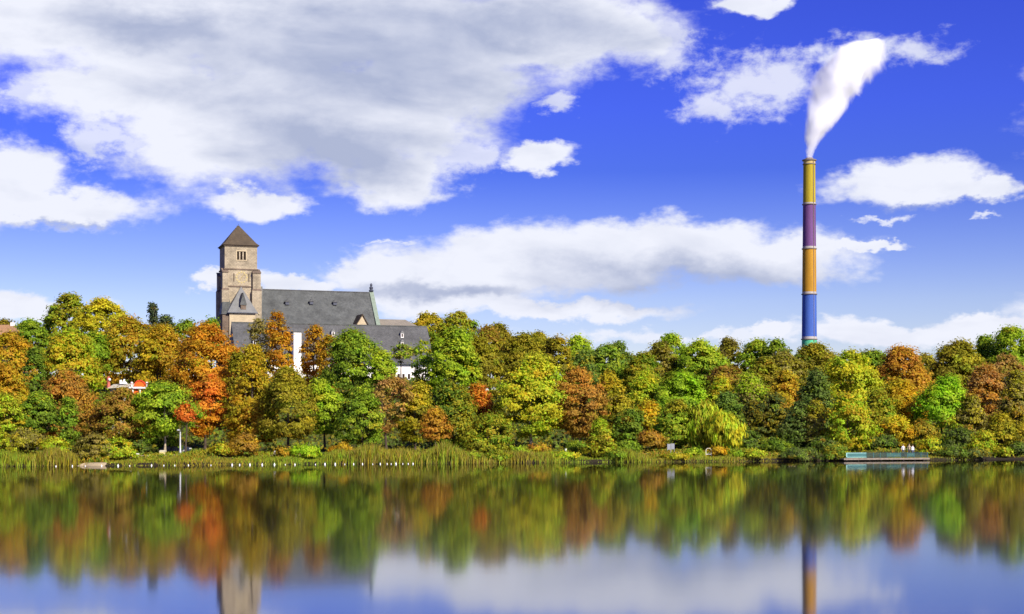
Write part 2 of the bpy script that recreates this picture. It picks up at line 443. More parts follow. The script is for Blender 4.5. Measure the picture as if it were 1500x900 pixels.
def build_church():
    ch = empty('stone_church', (CH_X, CH_Y, CH_Z), CH_A, 'sandstone church on the wooded hill with square clock tower and long dark slate nave roof', 'church')
    W, D = U(377), 9.4
    zb0, zb1 = Zc(394, 5), Zc(361, 5)          # belfry stage
    zm = Zc(420, 5)
    # tower shaft, below the belfry
    bm = bmesh.new()
    B(bm, 0, W, 0, D, -2, zb0 - 0.35)
    B(bm, 0.05, W - 0.05, 0.65, D - 0.05, zb0 + 0.05, zb1)          # belfry core behind its pierced front
    w0, w1 = U(347.2), U(360.2); zl, zh = Zc(381, 5), Zc(368.5, 5)
    B(bm, 0.05, w0, 0.05, 0.65, zb0 + 0.05, zb1); B(bm, w1, W - 0.05, 0.05, 0.65, zb0 + 0.05, zb1)
    B(bm, w0, w1, 0.05, 0.65, zb0 + 0.05, zl); B(bm, w0, w1, 0.05, 0.65, zh, zb1)
    mw = (w1 - w0 - 3 * 0.62) / 2
    for k in range(2):
        a = w0 + 0.62 * (k + 1) + mw * k
        B(bm, a, a + mw, 0.12, 0.65, zl, zh)
    tower = obj('tower', bm, STONE, ch)
    for k in range(3):
        a = w0 + (0.62 + mw) * k
        bm = bmesh.new(); B(bm, a + 0.01, a + 0.61, 0.52, 0.64, zl + 0.02, zh - 0.02)
        for q in range(6):
            z = zl + 0.15 + q * (zh - zl - 0.2) / 6
            hexa(bm, [(a + 0.02, 0.34, z), (a + 0.6, 0.34, z), (a + 0.6, 0.5, z + 0.14), (a + 0.02, 0.5, z + 0.14),
                      (a + 0.02, 0.34, z + 0.04), (a + 0.6, 0.34, z + 0.04), (a + 0.6, 0.5, z + 0.18), (a + 0.02, 0.5, z + 0.18)])
        obj('belfry_opening', bm, OPENING, ch)
    bm = bmesh.new(); B(bm, w0 - 0.3, w1 + 0.3, -0.06, 0.04, zl - 0.28, zl); B(bm, w0 - 0.3, w1 + 0.3, -0.04, 0.04, zh, zh + 0.3); B(bm, w0 - 0.3, w0, -0.04, 0.04, zl, zh); B(bm, w1, w1 + 0.3, -0.04, 0.04, zl, zh)
    obj('belfry_surround', bm, STONE_PALE, ch)
    bm = bmesh.new(); B(bm, W - 0.02, W + 0.02, 3.2, 4.4, zl - 0.6, zh); obj('belfry_opening', bm, OPENING, ch)
    # string courses
    for z, p, h in ((zb0 - 0.35, 0.22, 0.4), (zm - 0.2, 0.18, 0.4)):
        bm = bmesh.new(); B(bm, -p, W + p, -p, D + p, z, z + h); obj('string_course', bm, STONE_DARK, ch)
    bm = bmesh.new(); B(bm, -0.25, W + 0.25, -0.25, D + 0.25, zb1 - 0.05, zb1 + 0.3); obj('cornice', bm, STONE_DARK, ch)
    # pyramid roof with a slight flare at the eaves
    e0, e1 = -0.6, W + 0.6; d0, d1 = -0.6, D + 0.6; cx, cyv = W / 2, D / 2
    zr = zb1 + 0.3; apex = Zc(332, cx, cyv)
    bm = bmesh.new()
    f = 0.16
    ring2 = [(e0 + (cx - e0) * f, d0 + (cyv - d0) * f), (e1 + (cx - e1) * f, d0 + (cyv - d0) * f), (e1 + (cx - e1) * f, d1 + (cyv - d1) * f), (e0 + (cx - e0) * f, d1 + (cyv - d1) * f)]
    pts = [(e0, d0, zr), (e1, d0, zr), (e1, d1, zr), (e0, d1, zr)] + [(a, b, zr + (apex - zr) * 0.13) for a, b in ring2] + [(cx - 0.45, cyv, apex), (cx + 0.45, cyv, apex)]
    poly(bm, pts, [(0, 1, 5, 4), (1, 2, 6, 5), (2, 3, 7, 6), (3, 0, 4, 7), (4, 5, 9, 8), (5, 6, 9), (6, 7, 8, 9), (7, 4, 8), (3, 2, 1, 0)])
    rf = obj('tower_roof', bm, BROWNROOF, ch)
    bm = bmesh.new(); B(bm, cx - 0.4, cx + 0.4, cyv - 0.12, cyv + 0.12, apex + 0.003, apex + 0.25); tube(bm, (cx, cyv, apex + 0.25), (cx, cyv, apex + 0.8), 0.06); obj('roof_ridge', bm, DARKMETAL, rf)
    # corner buttresses with weathered, set-off tops
    ztop = Zc(397, 5)
    for (a, b, c, d, top) in ((U(369.5), U(381), -1.1, 1.6, ztop), (-0.75, 0.9, -1.0, 1.3, ztop), (-0.8, 0.0, D - 2.0, D + 0.3, ztop - 0.6), (W, W + 0.8, D - 2.0, D + 0.3, ztop - 0.6)):
        bm = bmesh.new()
        zs = Zc(426, 5)
        hexa(bm, [(a, c, zs + 0.35), (b, c, zs + 0.35), (b, d, zs + 0.35), (a, d, zs + 0.35), (a, c, top - 0.7), (b, c, top - 0.7), (b, d, top + 0.5), (a, d, top + 0.5)])
        B(bm, a - 0.25, b + 0.2, c - 0.35, d, -2, zs)
        bt = obj('buttress', bm, STONE, ch)
        bm = bmesh.new(); hexa(bm, [(a - 0.32, c - 0.42, zs + 0.003), (b + 0.26, c - 0.42, zs + 0.003), (b + 0.26, d - 0.01, zs + 0.003), (a - 0.32, d - 0.01, zs + 0.003),
                                    (a - 0.05, c - 0.05, zs + 0.6), (b + 0.05, c - 0.05, zs + 0.6), (b + 0.05, d - 0.02, zs + 0.6), (a - 0.05, d - 0.02, zs + 0.6)])
        obj('weathering', bm, STONE_DARK, bt)
        bm = bmesh.new(); hexa(bm, [(a - 0.12, c - 0.2, top - 0.72), (b + 0.12, c - 0.2, top - 0.72), (b + 0.12, d - .02, top + 0.5), (a - 0.12, d - .02, top + 0.5),
                                    (a - 0.12, c - 0.2, top - 0.5), (b + 0.12, c - 0.2, top - 0.5), (b + 0.12, d - .02, top + 0.75), (a - 0.12, d - .02, top + 0.75)])
        obj('cap_stone', bm, STONE_DARK, bt)
    # clock dial: gilded markers and hands on the bare wall
    uc, zc, R = U(354), Zc(406.5, 5), 1.75
    bm = bmesh.new(); lathe(bm, [(R * 0.72, 0), (R * 1.04, 0), (R * 1.04, 0.02), (R * 0.72, 0.02), (R * 0.72, 0)], 36, cap=False)
    bmesh.ops.remove_doubles(bm, verts=bm.verts[:], dist=1e-4)
    bmesh.ops.transform(bm, verts=bm.verts[:], matrix=Matrix.Translation((uc, -0.004, zc)) @ Matrix.Rotation(math.radians(90), 4, 'X'))
    dial = obj('clock_face', bm, mat('dial_ring', (0.36, 0.295, 0.175), 0.7, 0.1, 3), ch)
    for k in range(12):
        a = k * math.pi / 6; c, s = math.cos(a), math.sin(a)
        r0, r1, hw = R * 0.76, R * 1.0, 0.12
        P_ = [(uc + r0 * s - hw * c, zc + r0 * c + hw * s), (uc + r0 * s + hw * c, zc + r0 * c - hw * s), (uc + r1 * s + hw * c, zc + r1 * c - hw * s), (uc + r1 * s - hw * c, zc + r1 * c + hw * s)]
        bm = bmesh.new(); hexa(bm, [(x, -0.10, z) for x, z in P_] + [(x, -0.028, z) for x, z in P_]); obj('hour_marker', bm, GOLD, dial)
    for a, l in ((math.radians(38), 1.25), (math.radians(205), 0.95)):
        bm = bmesh.new(); tube(bm, (uc, -0.16, zc), (uc + l * math.sin(a), -0.16, zc + l * math.cos(a)), 0.1, 0.05, 6); obj('clock_hand', bm, GOLD, dial)
    bm = bmesh.new()
    a0, a1, b0, b1 = U(345.5), U(363), Zc(416.5, 5), Zc(396.5, 5)
    for q in ((a0, a1, b0 - 0.12, b0), (a0, a1, b1, b1 + 0.12)):
        bm = bmesh.new(); B(bm, q[0], q[1], -0.05, -0.003, q[2], q[3]); obj('clock_panel_trim', bm, STONE_PALE, ch)
    for px in (342.6, 364.6):
        u = U(px); bm = bmesh.new(); B(bm, u - 0.13, u + 0.13, -0.02, 0.05, Zc(413, 5), Zc(401, 5)); obj('slit_window', bm, OPENING, ch)
    # gabled annex against the tower foot: pale walls, pale grey pyramid roof, tall thin dormer
    V0 = -7.0
    ua, ub = U(333.5, V0), U(377.5, V0)
    ze = Zc(458, 5, V0)
    bm = bmesh.new(); B(bm, ua + 0.6, ub - 0.6, V0 + 0.5, -0.003, -2, ze); obj('annex_wall', bm, STONE_PALE, ch)
    um = U(353, -0.1); za = Zc(420, um, -0.3)
    bm = bmesh.new()
    poly(bm, [(ua, V0, ze + 0.003), (ub, V0, ze + 0.003), (ub, -0.003, ze + 0.003), (ua, -0.003, ze + 0.003), (um, -0.3, za), (um, -0.003, za)],
         [(0, 1, 4), (1, 2, 5, 4), (3, 0, 4, 5), (3, 2, 1, 0), (2, 3, 5)])
    ar = obj('annex_roof', bm, PALEGREY, ch)
    bm = bmesh.new(); B(bm, ua - 0.1, ub + 0.1, V0 - 0.12, V0 + 0.2, ze - 0.25, ze); obj('gutter', bm, DARKMETAL, ar)
    # dormer standing on the front slope
    def slope_v(z): return V0 + (z - ze) / (za - ze) * (-0.3 - V0)
    zl, zmid, zh = Zc(453, 5, -5), Zc(447.5, 5, -5), Zc(430, 5, -3)
    ud, hw = U(354.5, -4), 0.75
    v0, v1 = slope_v(zl) - 0.3, slope_v(zh)
    bm = bmesh.new(); hexa(bm, [(ud - hw, v0, zl - 0.2), (ud + hw, v0, zl - 0.2), (ud + hw, v0 + 1.4, zl), (ud - hw, v0 + 1.4, zl), (ud - hw, v0, zmid), (ud + hw, v0, zmid), (ud + hw, v0 + 1.6, zmid), (ud - hw, v0 + 1.6, zmid)])
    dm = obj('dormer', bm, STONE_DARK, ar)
    bm = bmesh.new()
    poly(bm, [(ud - hw - .25, v0 - .2, zmid), (ud + hw + .25, v0 - .2, zmid), (ud, v0 + 0.2, zh), (ud - hw - .25, v0 + 2.6, zmid), (ud + hw + .25, v0 + 2.6, zmid), (ud, v1, zh)],
         [(0, 1, 2), (0, 2, 5, 3), (1, 4, 5, 2), (3, 5, 4), (0, 3, 4, 1)])
    obj('dormer_roof', bm, SLATE, dm)
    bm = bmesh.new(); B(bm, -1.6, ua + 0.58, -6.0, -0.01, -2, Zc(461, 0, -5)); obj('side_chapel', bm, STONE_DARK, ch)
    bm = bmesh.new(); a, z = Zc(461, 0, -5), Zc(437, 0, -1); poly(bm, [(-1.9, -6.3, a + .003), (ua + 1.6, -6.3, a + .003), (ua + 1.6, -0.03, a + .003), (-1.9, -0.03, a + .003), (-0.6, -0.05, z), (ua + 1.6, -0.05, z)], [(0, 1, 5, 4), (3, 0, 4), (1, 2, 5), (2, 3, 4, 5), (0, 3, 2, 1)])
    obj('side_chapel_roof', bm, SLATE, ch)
    # nave: steep slate roof
    VR = 11.0                                                    # ridge line
    u0 = W + 0.05; u1 = U(541, VR)
    z0, z1 = Zc(424.5, u0, VR), Zc(428.5, u1, VR); zr = (z0 + z1) / 2
    VE = -1.0; zeave = zr - 16.0
    bm = bmesh.new(); B(bm, u0, u1 - 0.3, VE + 0.6, 2 * VR - VE - 0.6, -2, zeave + 0.5); obj('nave_wall', bm, STONE, ch)
    bm = bmesh.new()
    poly(bm, [(u0, VE, zeave), (u1, VE, zeave), (u1, VR, zr), (u0, VR, zr), (u0, 2 * VR - VE, zeave), (u1, 2 * VR - VE, zeave)],
         [(0, 1, 2, 3), (3, 2, 5, 4), (0, 3, 4), (1, 5, 2), (0, 4, 5, 1)])
    nr = obj('nave_roof', bm, SLATE, ch)
    bm = bmesh.new(); B(bm, u0, u1, VR - 0.2, VR + 0.2, zr - 0.1, zr + 0.22); obj('ridge_cap', bm, SLATE_WING, nr)
    # copper green gable verge, front and back
    bm = bmesh.new(); hexa(bm, [(u1 + .003, VE - 0.4, zeave - 0.3), (u1 + 1.3, VE - 0.4, zeave - 0.3), (u1 + 1.3, VR, zr - 0.2), (u1 + .003, VR, zr - 0.2),
                                (u1 + .003, VE - 0.4, zeave + 0.55), (u1 + 1.3, VE - 0.4, zeave + 0.55), (u1 + 1.3, VR, zr + 0.5), (u1 + .003, VR, zr + 0.5)])
    obj('gable_verge', bm, COPPER, ch)
    bm = bmesh.new(); B(bm, u1 + 0.01, u1 + 1.2, VE + 0.4, 2 * VR - VE - 0.4, -2, zeave - 0.35)
    hexa(bm, [(u1 + .01, VE + .4, zeave - .34), (u1 + 1.2, VE + .4, zeave - .34), (u1 + 1.2, 2 * VR - VE - .4, zeave - .34), (u1 + .01, 2 * VR - VE - .4, zeave - .34), (u1 + .01, VR - .1, zr - .3), (u1 + 1.2, VR - .1, zr - .3), (u1 + 1.2, VR + .1, zr - .3), (u1 + .01, VR + .1, zr - .3)])
    obj('gable_wall', bm, STONE, ch)
    up = u1 + 0.6
    bm = bmesh.new()
    lathe(bm, [(0.72, zr + 0.4), (0.78, zr + 0.75), (0.5, zr + 0.85), (0.5, zr + 1.3), (0.62, zr + 1.4), (0.6, zr + 1.7), (0.35, zr + 1.9), (0.28, zr + 2.15), (0.42, zr + 2.4), (0.3, zr + 2.75), (0.05, zr + 3.0)], 12, up, VR)
    obj('pinnacle', bm, DARKMETAL, ch)
    def roof_pt(px, py):
        """point on the front nave slope seen at this column and row"""
        v = VR
        for _ in range(30):
            u = U(px, v); z = Zc(py, u, v)
            v = VR - (zr - z) / (zr - zeave) * (VR - VE)
        return u, v, z
    for px, py in ((420, 444.5), (455.5, 444), (490, 445)):
        u, v, z = roof_pt(px, py)
        bm = bmesh.new(); B(bm, u - 0.55, u + 0.55, v - 0.9, v + 0.6, z - 0.5, z + 0.35); dm = obj('vent_dormer', bm, DARKMETAL, ch)
        bm = bmesh.new(); poly(bm, [(u - .85, v - 1.1, z + .353), (u + .85, v - 1.1, z + .353), (u, v - 1.0, z + 1.1), (u - .85, v + 1.0, z + .353), (u + .85, v + 1.0, z + .353), (u, v + 1.0, z + 1.1)], [(0, 1, 2), (0, 2, 5, 3), (1, 4, 5, 2), (3, 5, 4), (0, 3, 4, 1)])
        tube(bm, (u, v - 0.9, z + 1.05), (u, v - 0.9, z + 1.7), 0.07, 0.03, 6); obj('vent_roof', bm, SLATE_WING, dm)
    bm = bmesh.new(); u = U(385.8, 6); B(bm, u - .4, u + .4, VR - 1.5, VR - .4, zr - 2, Zc(420.5, u, VR)); obj('roof_stack', bm, PALEGREY, ch)
    # small cross gable near the east end
    ug0, ug1, ug = U(519.5, -2), U(541.5, -2), U(531, -2)
    zg0, zg = Zc(481, ug, -2), Zc(462, ug, -2)
    bm = bmesh.new(); poly(bm, [(ug0, -2, zg0), (ug1, -2, zg0), (ug, -2, zg), (ug0, 4, zg0), (ug1, 4, zg0), (ug, 4, zg)], [(0, 1, 2), (3, 5, 4), (0, 3, 4, 1), (0, 2, 5, 3), (1, 4, 5, 2)])
    B(bm, ug0 + .01, ug1 - .01, -2 + .01, 4, -2, zg0 - .003)
    gb = obj('cross_gable', bm, STONE_PALE, ch)
    for s in (-1, 1):
        e = ug0 - .7 if s < 0 else ug1 + .7
        bm = bmesh.new()
        k = (zg - zg0) / (ug - ug0) if s < 0 else (zg - zg0) / (ug - ug1)
        ze_ = zg - abs(k) * abs(e - ug)
        hexa(bm, [(e, -2.4, ze_ + .02), (ug, -2.4, zg + .02), (ug, 6, zg + .02), (e, 6, ze_ + .02), (e, -2.4, ze_ + .4), (ug, -2.4, zg + .4), (ug, 6, zg + .4), (e, 6, ze_ + .4)])
        obj('gable_roof', bm, BROWNROOF, gb)
    # lower choir beyond the gable
    uc0, uc1 = u1 + 1.35, U(601, 8)
    zc1, zc0 = Zc(467.3, uc0, 8), Zc(478, uc0, 3)
    bm = bmesh.new(); B(bm, uc0, uc1 - .4, 2.8, 16, -2, zc0); obj('choir_wall', bm, STONE, ch)
    bm = bmesh.new(); poly(bm, [(uc0, 2.3, zc0 + .003), (uc1 + 1.2, 2.3, zc0 + .003), (uc1 + 1.2, 16.4, zc0 + .003), (uc0, 16.4, zc0 + .003), (uc0, 9, zc1), (U(595, 8), 9, zc1)], [(0, 1, 5, 4), (2, 3, 4, 5), (1, 2, 5), (3, 0, 4), (0, 3, 2, 1)])
    obj('choir_roof', bm, TANROOF, ch)


def build_wing():
    """long white-walled wing with a slate roof along the hilltop, in front of the nave"""
    V = -22.0
    VRW, VF = V + 7.5, V
    u0, u1 = U(339, VRW), U(625.5, VRW)
    um = (u0 + u1) / 2
    zr = (Zc(474.5, u0, VRW) + Zc(477, u1, VRW)) / 2
    ze = Zc(533, U(600, VF), VF)
    wg = empty('slate_roofed_wing', (CH_X, CH_Y, CH_Z), CH_A, 'long white walled wing with big grey slate roof and small dormers below the church nave', 'building')
    bm = bmesh.new(); B(bm, u0 + .5, u1 - .5, VF + 0.7, V + 15 - .7, -3, ze); 
    poly(bm, [(u1 - .45, VF + .7, ze), (u1 - .45, V + 14.3, ze), (u1 - .45, VRW, zr - .4)], [(0, 1, 2)])
    obj('wall', bm, WHITEWALL, wg)
    bm = bmesh.new(); poly(bm, [(u0, VF, ze), (u1, VF, ze), (u1, VRW, zr), (u0, VRW, zr), (u0, V + 15, ze), (u1, V + 15, ze)], [(0, 1, 2, 3), (3, 2, 5, 4), (0, 3, 4), (1, 5, 2), (0, 4, 5, 1)])
    rf = obj('roof', bm, SLATE_WING, wg)
    bm = bmesh.new(); B(bm, u0, u1, VRW - .18, VRW + .18, zr - .1, zr + .18); obj('ridge_cap', bm, SLATE, rf)
    bm = bmesh.new(); B(bm, u0, u1, VF - .15, VF + .1, ze - .25, ze); obj('gutter', bm, DARKMETAL, rf)
    def rp(px, py):
        v = VRW
        for _ in range(30):
            u = U(px, v); z = Zc(py, u, v); v = VRW - (zr - z) / (zr - ze) * (VRW - VF)
        return u, v, z
    for px, py in ((372, 491), (372, 502), (487, 488.5), (481, 501), (588, 491), (588, 504), (541, 505)):
        u, v, z = rp(px, py)
        bm = bmesh.new(); B(bm, u - .42, u + .42, v - .9, v + .8, z - .9, z + .55); dm = obj('dormer', bm, WHITEWALL, wg)
        bm = bmesh.new(); poly(bm, [(u - .65, v - 1.1, z + .553), (u + .65, v - 1.1, z + .553), (u, v - 1.1, z + 1.25), (u - .65, v + 1.3, z + .553), (u + .65, v + 1.3, z + .553), (u, v + 1.3, z + 1.25)], [(0, 1, 2), (0, 2, 5, 3), (1, 4, 5, 2), (3, 5, 4), (0, 3, 4, 1)])
        obj('dormer_roof', bm, PALEGREY, dm)
        bm = bmesh.new(); B(bm, u - .22, u + .22, v - .93, v - .88, z - .6, z + .3); obj('window', bm, OPENING, dm)
    for px in (585, 592, 600, 610, 620):
        u = U(px, VF); bm = bmesh.new(); B(bm, u - .35, u + .35, VF + .66, VF + .69, ze - 4.5, ze - 3.0); obj('window', bm, OPENING, wg)
    # tall white gable wall standing up through the roof
    ug0, ug1 = U(429, VF), U(440.2, VF)
    bm = bmesh.new(); B(bm, ug0, ug1, VF - 1.2, VF + 5.2, ze - 8, Zc(487.5, ug0, VF)); obj('white_gable', bm, WHITEWALL, wg)
    bm = bmesh.new(); z = Zc(487.5, ug0, VF); B(bm, ug0 - .3, ug1 + .05, VF - 1.3, VF + 6, z + .003, z + .3); obj('gable_cap', bm, SLATE, wg)
    bm = bmesh.new(); B(bm, U(418, VF), U(449, VF), VF - 2.5, VF + .3, -3, Zc(541, ug0, VF - 2)); obj('porch', bm, WHITEWALL, wg)
    # retaining wall at the foot
    return wg


build_church(); build_wing()

# ------------------------------------------------------------------ painted smokestack and its plume
def build_stack():
    Y = 720.0; k = Y / F; q_ = Y / 1500
    X = (1185.5 - 750) * k
    st = empty('smokestack', (X, Y, -2), 0, 'very tall factory chimney painted in yellow, purple, orange, blue and green bands', 'chimney')
    z = lambda py: CAMZ + (HOR - py) * k + 2
    r = lambda py: (8.6 + (py - 232) / (500 - 232) * 2.3) * k
    cols = [('yellow_band', (0.36, 0.27, 0.018), 241, 297.5), ('purple_band', (0.13, 0.055, 0.165), 300, 361.5), ('orange_band', (0.40, 0.20, 0.016), 365, 428),
            ('blue_band', (0.045, 0.10, 0.36), 431.5, 493.5), ('green_band', (0.085, 0.42, 0.22), 497.5, 560)]
    for n, c, a, b in cols:
        bm = bmesh.new(); lathe(bm, [(r(b), z(b)), (r((a + b) / 2), z((a + b) / 2)), (r(a), z(a))], 40)
        obj(n, bm, mat(n, c, 0.7, 0.22, 0.45, 0.2, streak=(1, 1, 0.08)), st, True)
    ringm = mat('ring_paint', (0.38, 0.35, 0.33), 0.7, 0.15, 0.1)
    bot = mat('brown_concrete', (0.22, 0.18, 0.15), 0.8, 0.2, 0.2)  # brownish concrete tone for walkways, cap and ladder
    for a, b in ((297.5, 300), (361.5, 365), (428, 431.5), (493.5, 497.5)):
        bm = bmesh.new(); lathe(bm, [(r(b) + .003, z(b)), (r(a), z(a) + .01)], 40); rg = obj('ring', bm, ringm, st, True)
        bm = bmesh.new(); lathe(bm, [(r(b) + 0.4, z(b) - 0.15), (r(b) + 0.4, z(b) + 0.25)], 40)
        obj('walkway', bm, bot, rg)
    bm = bmesh.new(); lathe(bm, [(r(241), z(241) + .003), (r(236), z(236))], 40); obj('collar', bm, mat('collar_paint', (0.48, 0.36, 0.13), 0.7, 0.15, .1), st, True)
    bm = bmesh.new(); lathe(bm, [(r(241) + 0.35, z(241.5)), (r(241) + 0.35, z(240.5))], 40); obj('walkway', bm, bot, st)
    bm = bmesh.new(); lathe(bm, [(r(236) + 0.5, z(236)), (r(236) + 0.6, z(234.5)), (r(236) - 0.4, z(233.4)), (3.9 * q_, z(233.2)), (3.7 * q_, z(231.8))], 40)
    obj('cap', bm, bot, st)
    bm = bmesh.new(); lathe(bm, [(r(560), 0), (r(560), z(560) - .003)], 40); obj('base', bm, ringm, st, True)
    la = math.radians(-62); bm = bmesh.new()
    for i_ in range(24):
        z0_, z1_ = 4 + i_ * (z(236) - 4) / 24, 4 + (i_ + 1) * (z(236) - 4) / 24 - .02
        rr_ = r(232 + (500 - 232) * (1 - (z0_ + z1_) / 2 / z(232)) * 1.0) + 0.26
        tube(bm, (rr_ * math.cos(la), rr_ * math.sin(la), z0_), (rr_ * math.cos(la), rr_ * math.sin(la), z1_), .14, n=6)
    obj('ladder', bm, bot, st)
    # plume, leaning downwind
    path = [(1185.5, 232.5, 5.2), (1187, 222, 8), (1192, 204, 13), (1199, 190, 18), (1207, 172, 23), (1218, 150, 30), (1231, 126, 37), (1245, 101, 42), (1260, 78, 43), (1274, 62, 38), (1284, 53, 28), (1290, 49, 16)]
    Pp = np.array([((p - 750) * k, Y + 0.22 * (232 - q) * k, CAMZ + (HOR - q) * k) for p, q, _ in path]); R = np.array([w * k for *_, w in path])
    n, m_ = 24, 40; verts = []
    zz_ = np.linspace(Pp[0][2] + 0.15, Pp[-1][2] + 9 * q_, m_)
    for i in range(m_):
        cxi, cyi, ri = (np.interp(zz_[i], Pp[:, 2], a_) for a_ in (Pp[:, 0], Pp[:, 1], R))
        if zz_[i] > Pp[-3][2]: ri = R[-3]
        for j in range(n):
            a = 2 * math.pi * j / n
            verts.append((cxi + math.cos(a) * ri * 1.45, cyi + math.sin(a) * ri * 1.45, zz_[i]))
    faces = [(i * n + j, i * n + (j + 1) % n, (i + 1) * n + (j + 1) % n, (i + 1) * n + j) for i in range(m_ - 1) for j in range(n)]
    bm = bmesh.new(); vs = [bm.verts.new(v) for v in verts]
    for f in faces: bm.faces.new([vs[i] for i in f])
    bm.faces.new(vs[:n][::-1]); bm.faces.new(vs[-n:])
    m = bpy.data.materials.new('steam'); m.use_nodes = True; nt = m.node_tree; nt.nodes.clear()
    Ln = nt.links
    def MM(op, a_, b_=None, clamp=False):
        n_ = nt.nodes.new('ShaderNodeMath'); n_.operation = op; n_.use_clamp = clamp
        for i_, v_ in enumerate((a_, b_)):
            if v_ is None: continue
            if isinstance(v_, bpy.types.NodeSocket): Ln.new(v_, n_.inputs[i_])
            else: n_.inputs[i_].default_value = v_
        return n_.outputs[0]
    g = nt.nodes.new('ShaderNodeNewGeometry'); sp = nt.nodes.new('ShaderNodeSeparateXYZ'); Ln.new(g.outputs['Position'], sp.inputs[0])
    h0, h1 = Pp[0][2], Pp[-1][2] + 8 * q_
    hf = MM('DIVIDE', MM('SUBTRACT', sp.outputs[2], h0), h1 - h0)
    def curve(vals, lo, hi):
        c_ = nt.nodes.new('ShaderNodeFloatCurve'); cv = c_.mapping.curves[0]
        xs_ = [(p_[2] - h0) / (h1 - h0) for p_ in Pp]; ys_ = [(v_ - lo) / (hi - lo) for v_ in vals]
        cv.points[0].location = (xs_[0], ys_[0]); cv.points[1].location = (xs_[-1], ys_[-1])
        for x_, y_ in list(zip(xs_, ys_))[1:-1]: cv.points.new(x_, y_)
        for p_ in cv.points: p_.handle_type = 'VECTOR'
        c_.mapping.update(); Ln.new(hf, c_.inputs['Value'])
        return MM('ADD', MM('MULTIPLY', c_.outputs[0], hi - lo), lo)
    cxx = curve([p_[0] for p_ in Pp], Pp[0][0], Pp[-1][0]); cyy = curve([p_[1] for p_ in Pp], Pp[0][1], Pp[-1][1] + .01); rr_ = MM('MAXIMUM', curve(list(R * 1.12), 0, max(R) * 1.12), 3.0 * q_)
    dx, dy = MM('SUBTRACT', sp.outputs[0], cxx), MM('SUBTRACT', sp.outputs[1], cyy)
    rad = MM('DIVIDE', MM('SQRT', MM('ADD', MM('MULTIPLY', dx, dx), MM('MULTIPLY', dy, dy))), rr_)
    mp = nt.nodes.new('ShaderNodeMapping'); mp.inputs['Rotation'].default_value = (0, math.radians(-28), 0); mp.inputs['Scale'].default_value = (1, 1, 0.6)
    nz = nt.nodes.new('ShaderNodeTexNoise'); nz.inputs['Scale'].default_value = 0.05 / q_; nz.inputs['Detail'].default_value = 8; nz.inputs['Roughness'].default_value = 0.64; nz.inputs['Distortion'].default_value = 0.5
    Ln.new(g.outputs['Position'], mp.inputs[0]); Ln.new(mp.outputs[0], nz.inputs['Vector'])
    val = MM('ADD', MM('SUBTRACT', 1.0, rad), MM('MULTIPLY', MM('SUBTRACT', nz.outputs[0], 0.5), 1.9))
    val = MM('SUBTRACT', val, MM('MULTIPLY', MM('MAXIMUM', MM('SUBTRACT', hf, 0.93), 0.0), 12.0))
    val = MM('SUBTRACT', val, MM('MULTIPLY', MM('MAXIMUM', MM('SUBTRACT', hf, 0.7), 0.0), 0.6))
    mr = nt.nodes.new('ShaderNodeMapRange'); mr.interpolation_type = 'SMOOTHSTEP'; mr.inputs[1].default_value = 0.0; mr.inputs[2].default_value = 0.7; mr.inputs[3].default_value = 0.0; mr.inputs[4].default_value = 0.26 / q_
    Ln.new(val, mr.inputs[0])
    pv = nt.nodes.new('ShaderNodeVolumePrincipled'); pv.inputs['Color'].default_value = (0.99, 0.992, 1, 1); pv.inputs['Anisotropy'].default_value = -0.05
    out = nt.nodes.new('ShaderNodeOutputMaterial'); Ln.new(mr.outputs[0], pv.inputs['Density']); Ln.new(pv.outputs[0], out.inputs['Volume'])
    m.cycles.volume_step_rate = 0.4
    o = obj('smoke_plume', bm, m, None, True)
    tag(o, 'white steam plume leaning right from the top of the striped chimney', 'smoke', kind='stuff')


build_stack()

# ------------------------------------------------------------------ trees
PAL = {
    'olive': [(156, 152, 32), (174, 164, 38), (138, 138, 30)], 'olivegold': [(192, 174, 36), (204, 180, 40), (166, 158, 34)],
    'yellow': [(220, 210, 48), (208, 198, 42), (186, 188, 40)], 'gold': [(230, 188, 36), (218, 170, 30), (204, 172, 36)],
    'lime': [(170, 200, 40), (154, 190, 36), (190, 206, 50)], 'brightlime': [(160, 208, 32), (144, 196, 28), (180, 216, 44)],
    'green': [(136, 168, 38), (116, 154, 34), (156, 178, 44)], 'dgreen': [(102, 138, 40), (88, 122, 36), (120, 150, 44)],
    'teal': [(106, 136, 54), (94, 122, 50), (122, 150, 58)], 'dolive': [(138, 132, 34), (122, 118, 30), (152, 140, 36)],
    'brown': [(168, 130, 54), (152, 116, 48), (180, 140, 56)], 'rust': [(194, 138, 50), (180, 124, 44), (204, 150, 54)],
    'orange': [(218, 148, 36), (206, 134, 32), (220, 160, 40)], 'redorange': [(224, 134, 44), (210, 122, 38), (230, 152, 48)],
    'orangeolive': [(194, 150, 38), (180, 140, 34), (206, 162, 42)], 'pinkbrown': [(192, 152, 84), (198, 158, 88), (172, 142, 68)],
    'spruce': [(78, 98, 70), (68, 88, 62), (88, 108, 74)], 'dark': [(88, 106, 50), (78, 96, 46), (100, 116, 54)], 'red': [(220, 116, 44), (206, 104, 40), (226, 136, 50)],  # 'dark' puts shade into the leaf colour of the dim trees and bushes
    'greyolive': [(152, 142, 74), (164, 152, 78), (136, 130, 64)], 'tan': [(184, 162, 76), (172, 152, 66), (156, 154, 58)],
}
OLIVE_MEAN = np.array(lin((172, 154, 42)))
PAL = {k: np.array([lin(c) for c in v]) for k, v in PAL.items()}
PAL = {k: (v * (1 - m_) + OLIVE_MEAN * m_) * 1.02 for k, v in PAL.items() for m_ in [0.06 if k in ('spruce', 'dark', 'teal', 'red', 'tan') else 0.12]}
MIXIN = np.concatenate([PAL[k] for k in ('olive', 'olivegold', 'lime', 'orangeolive', 'green')])


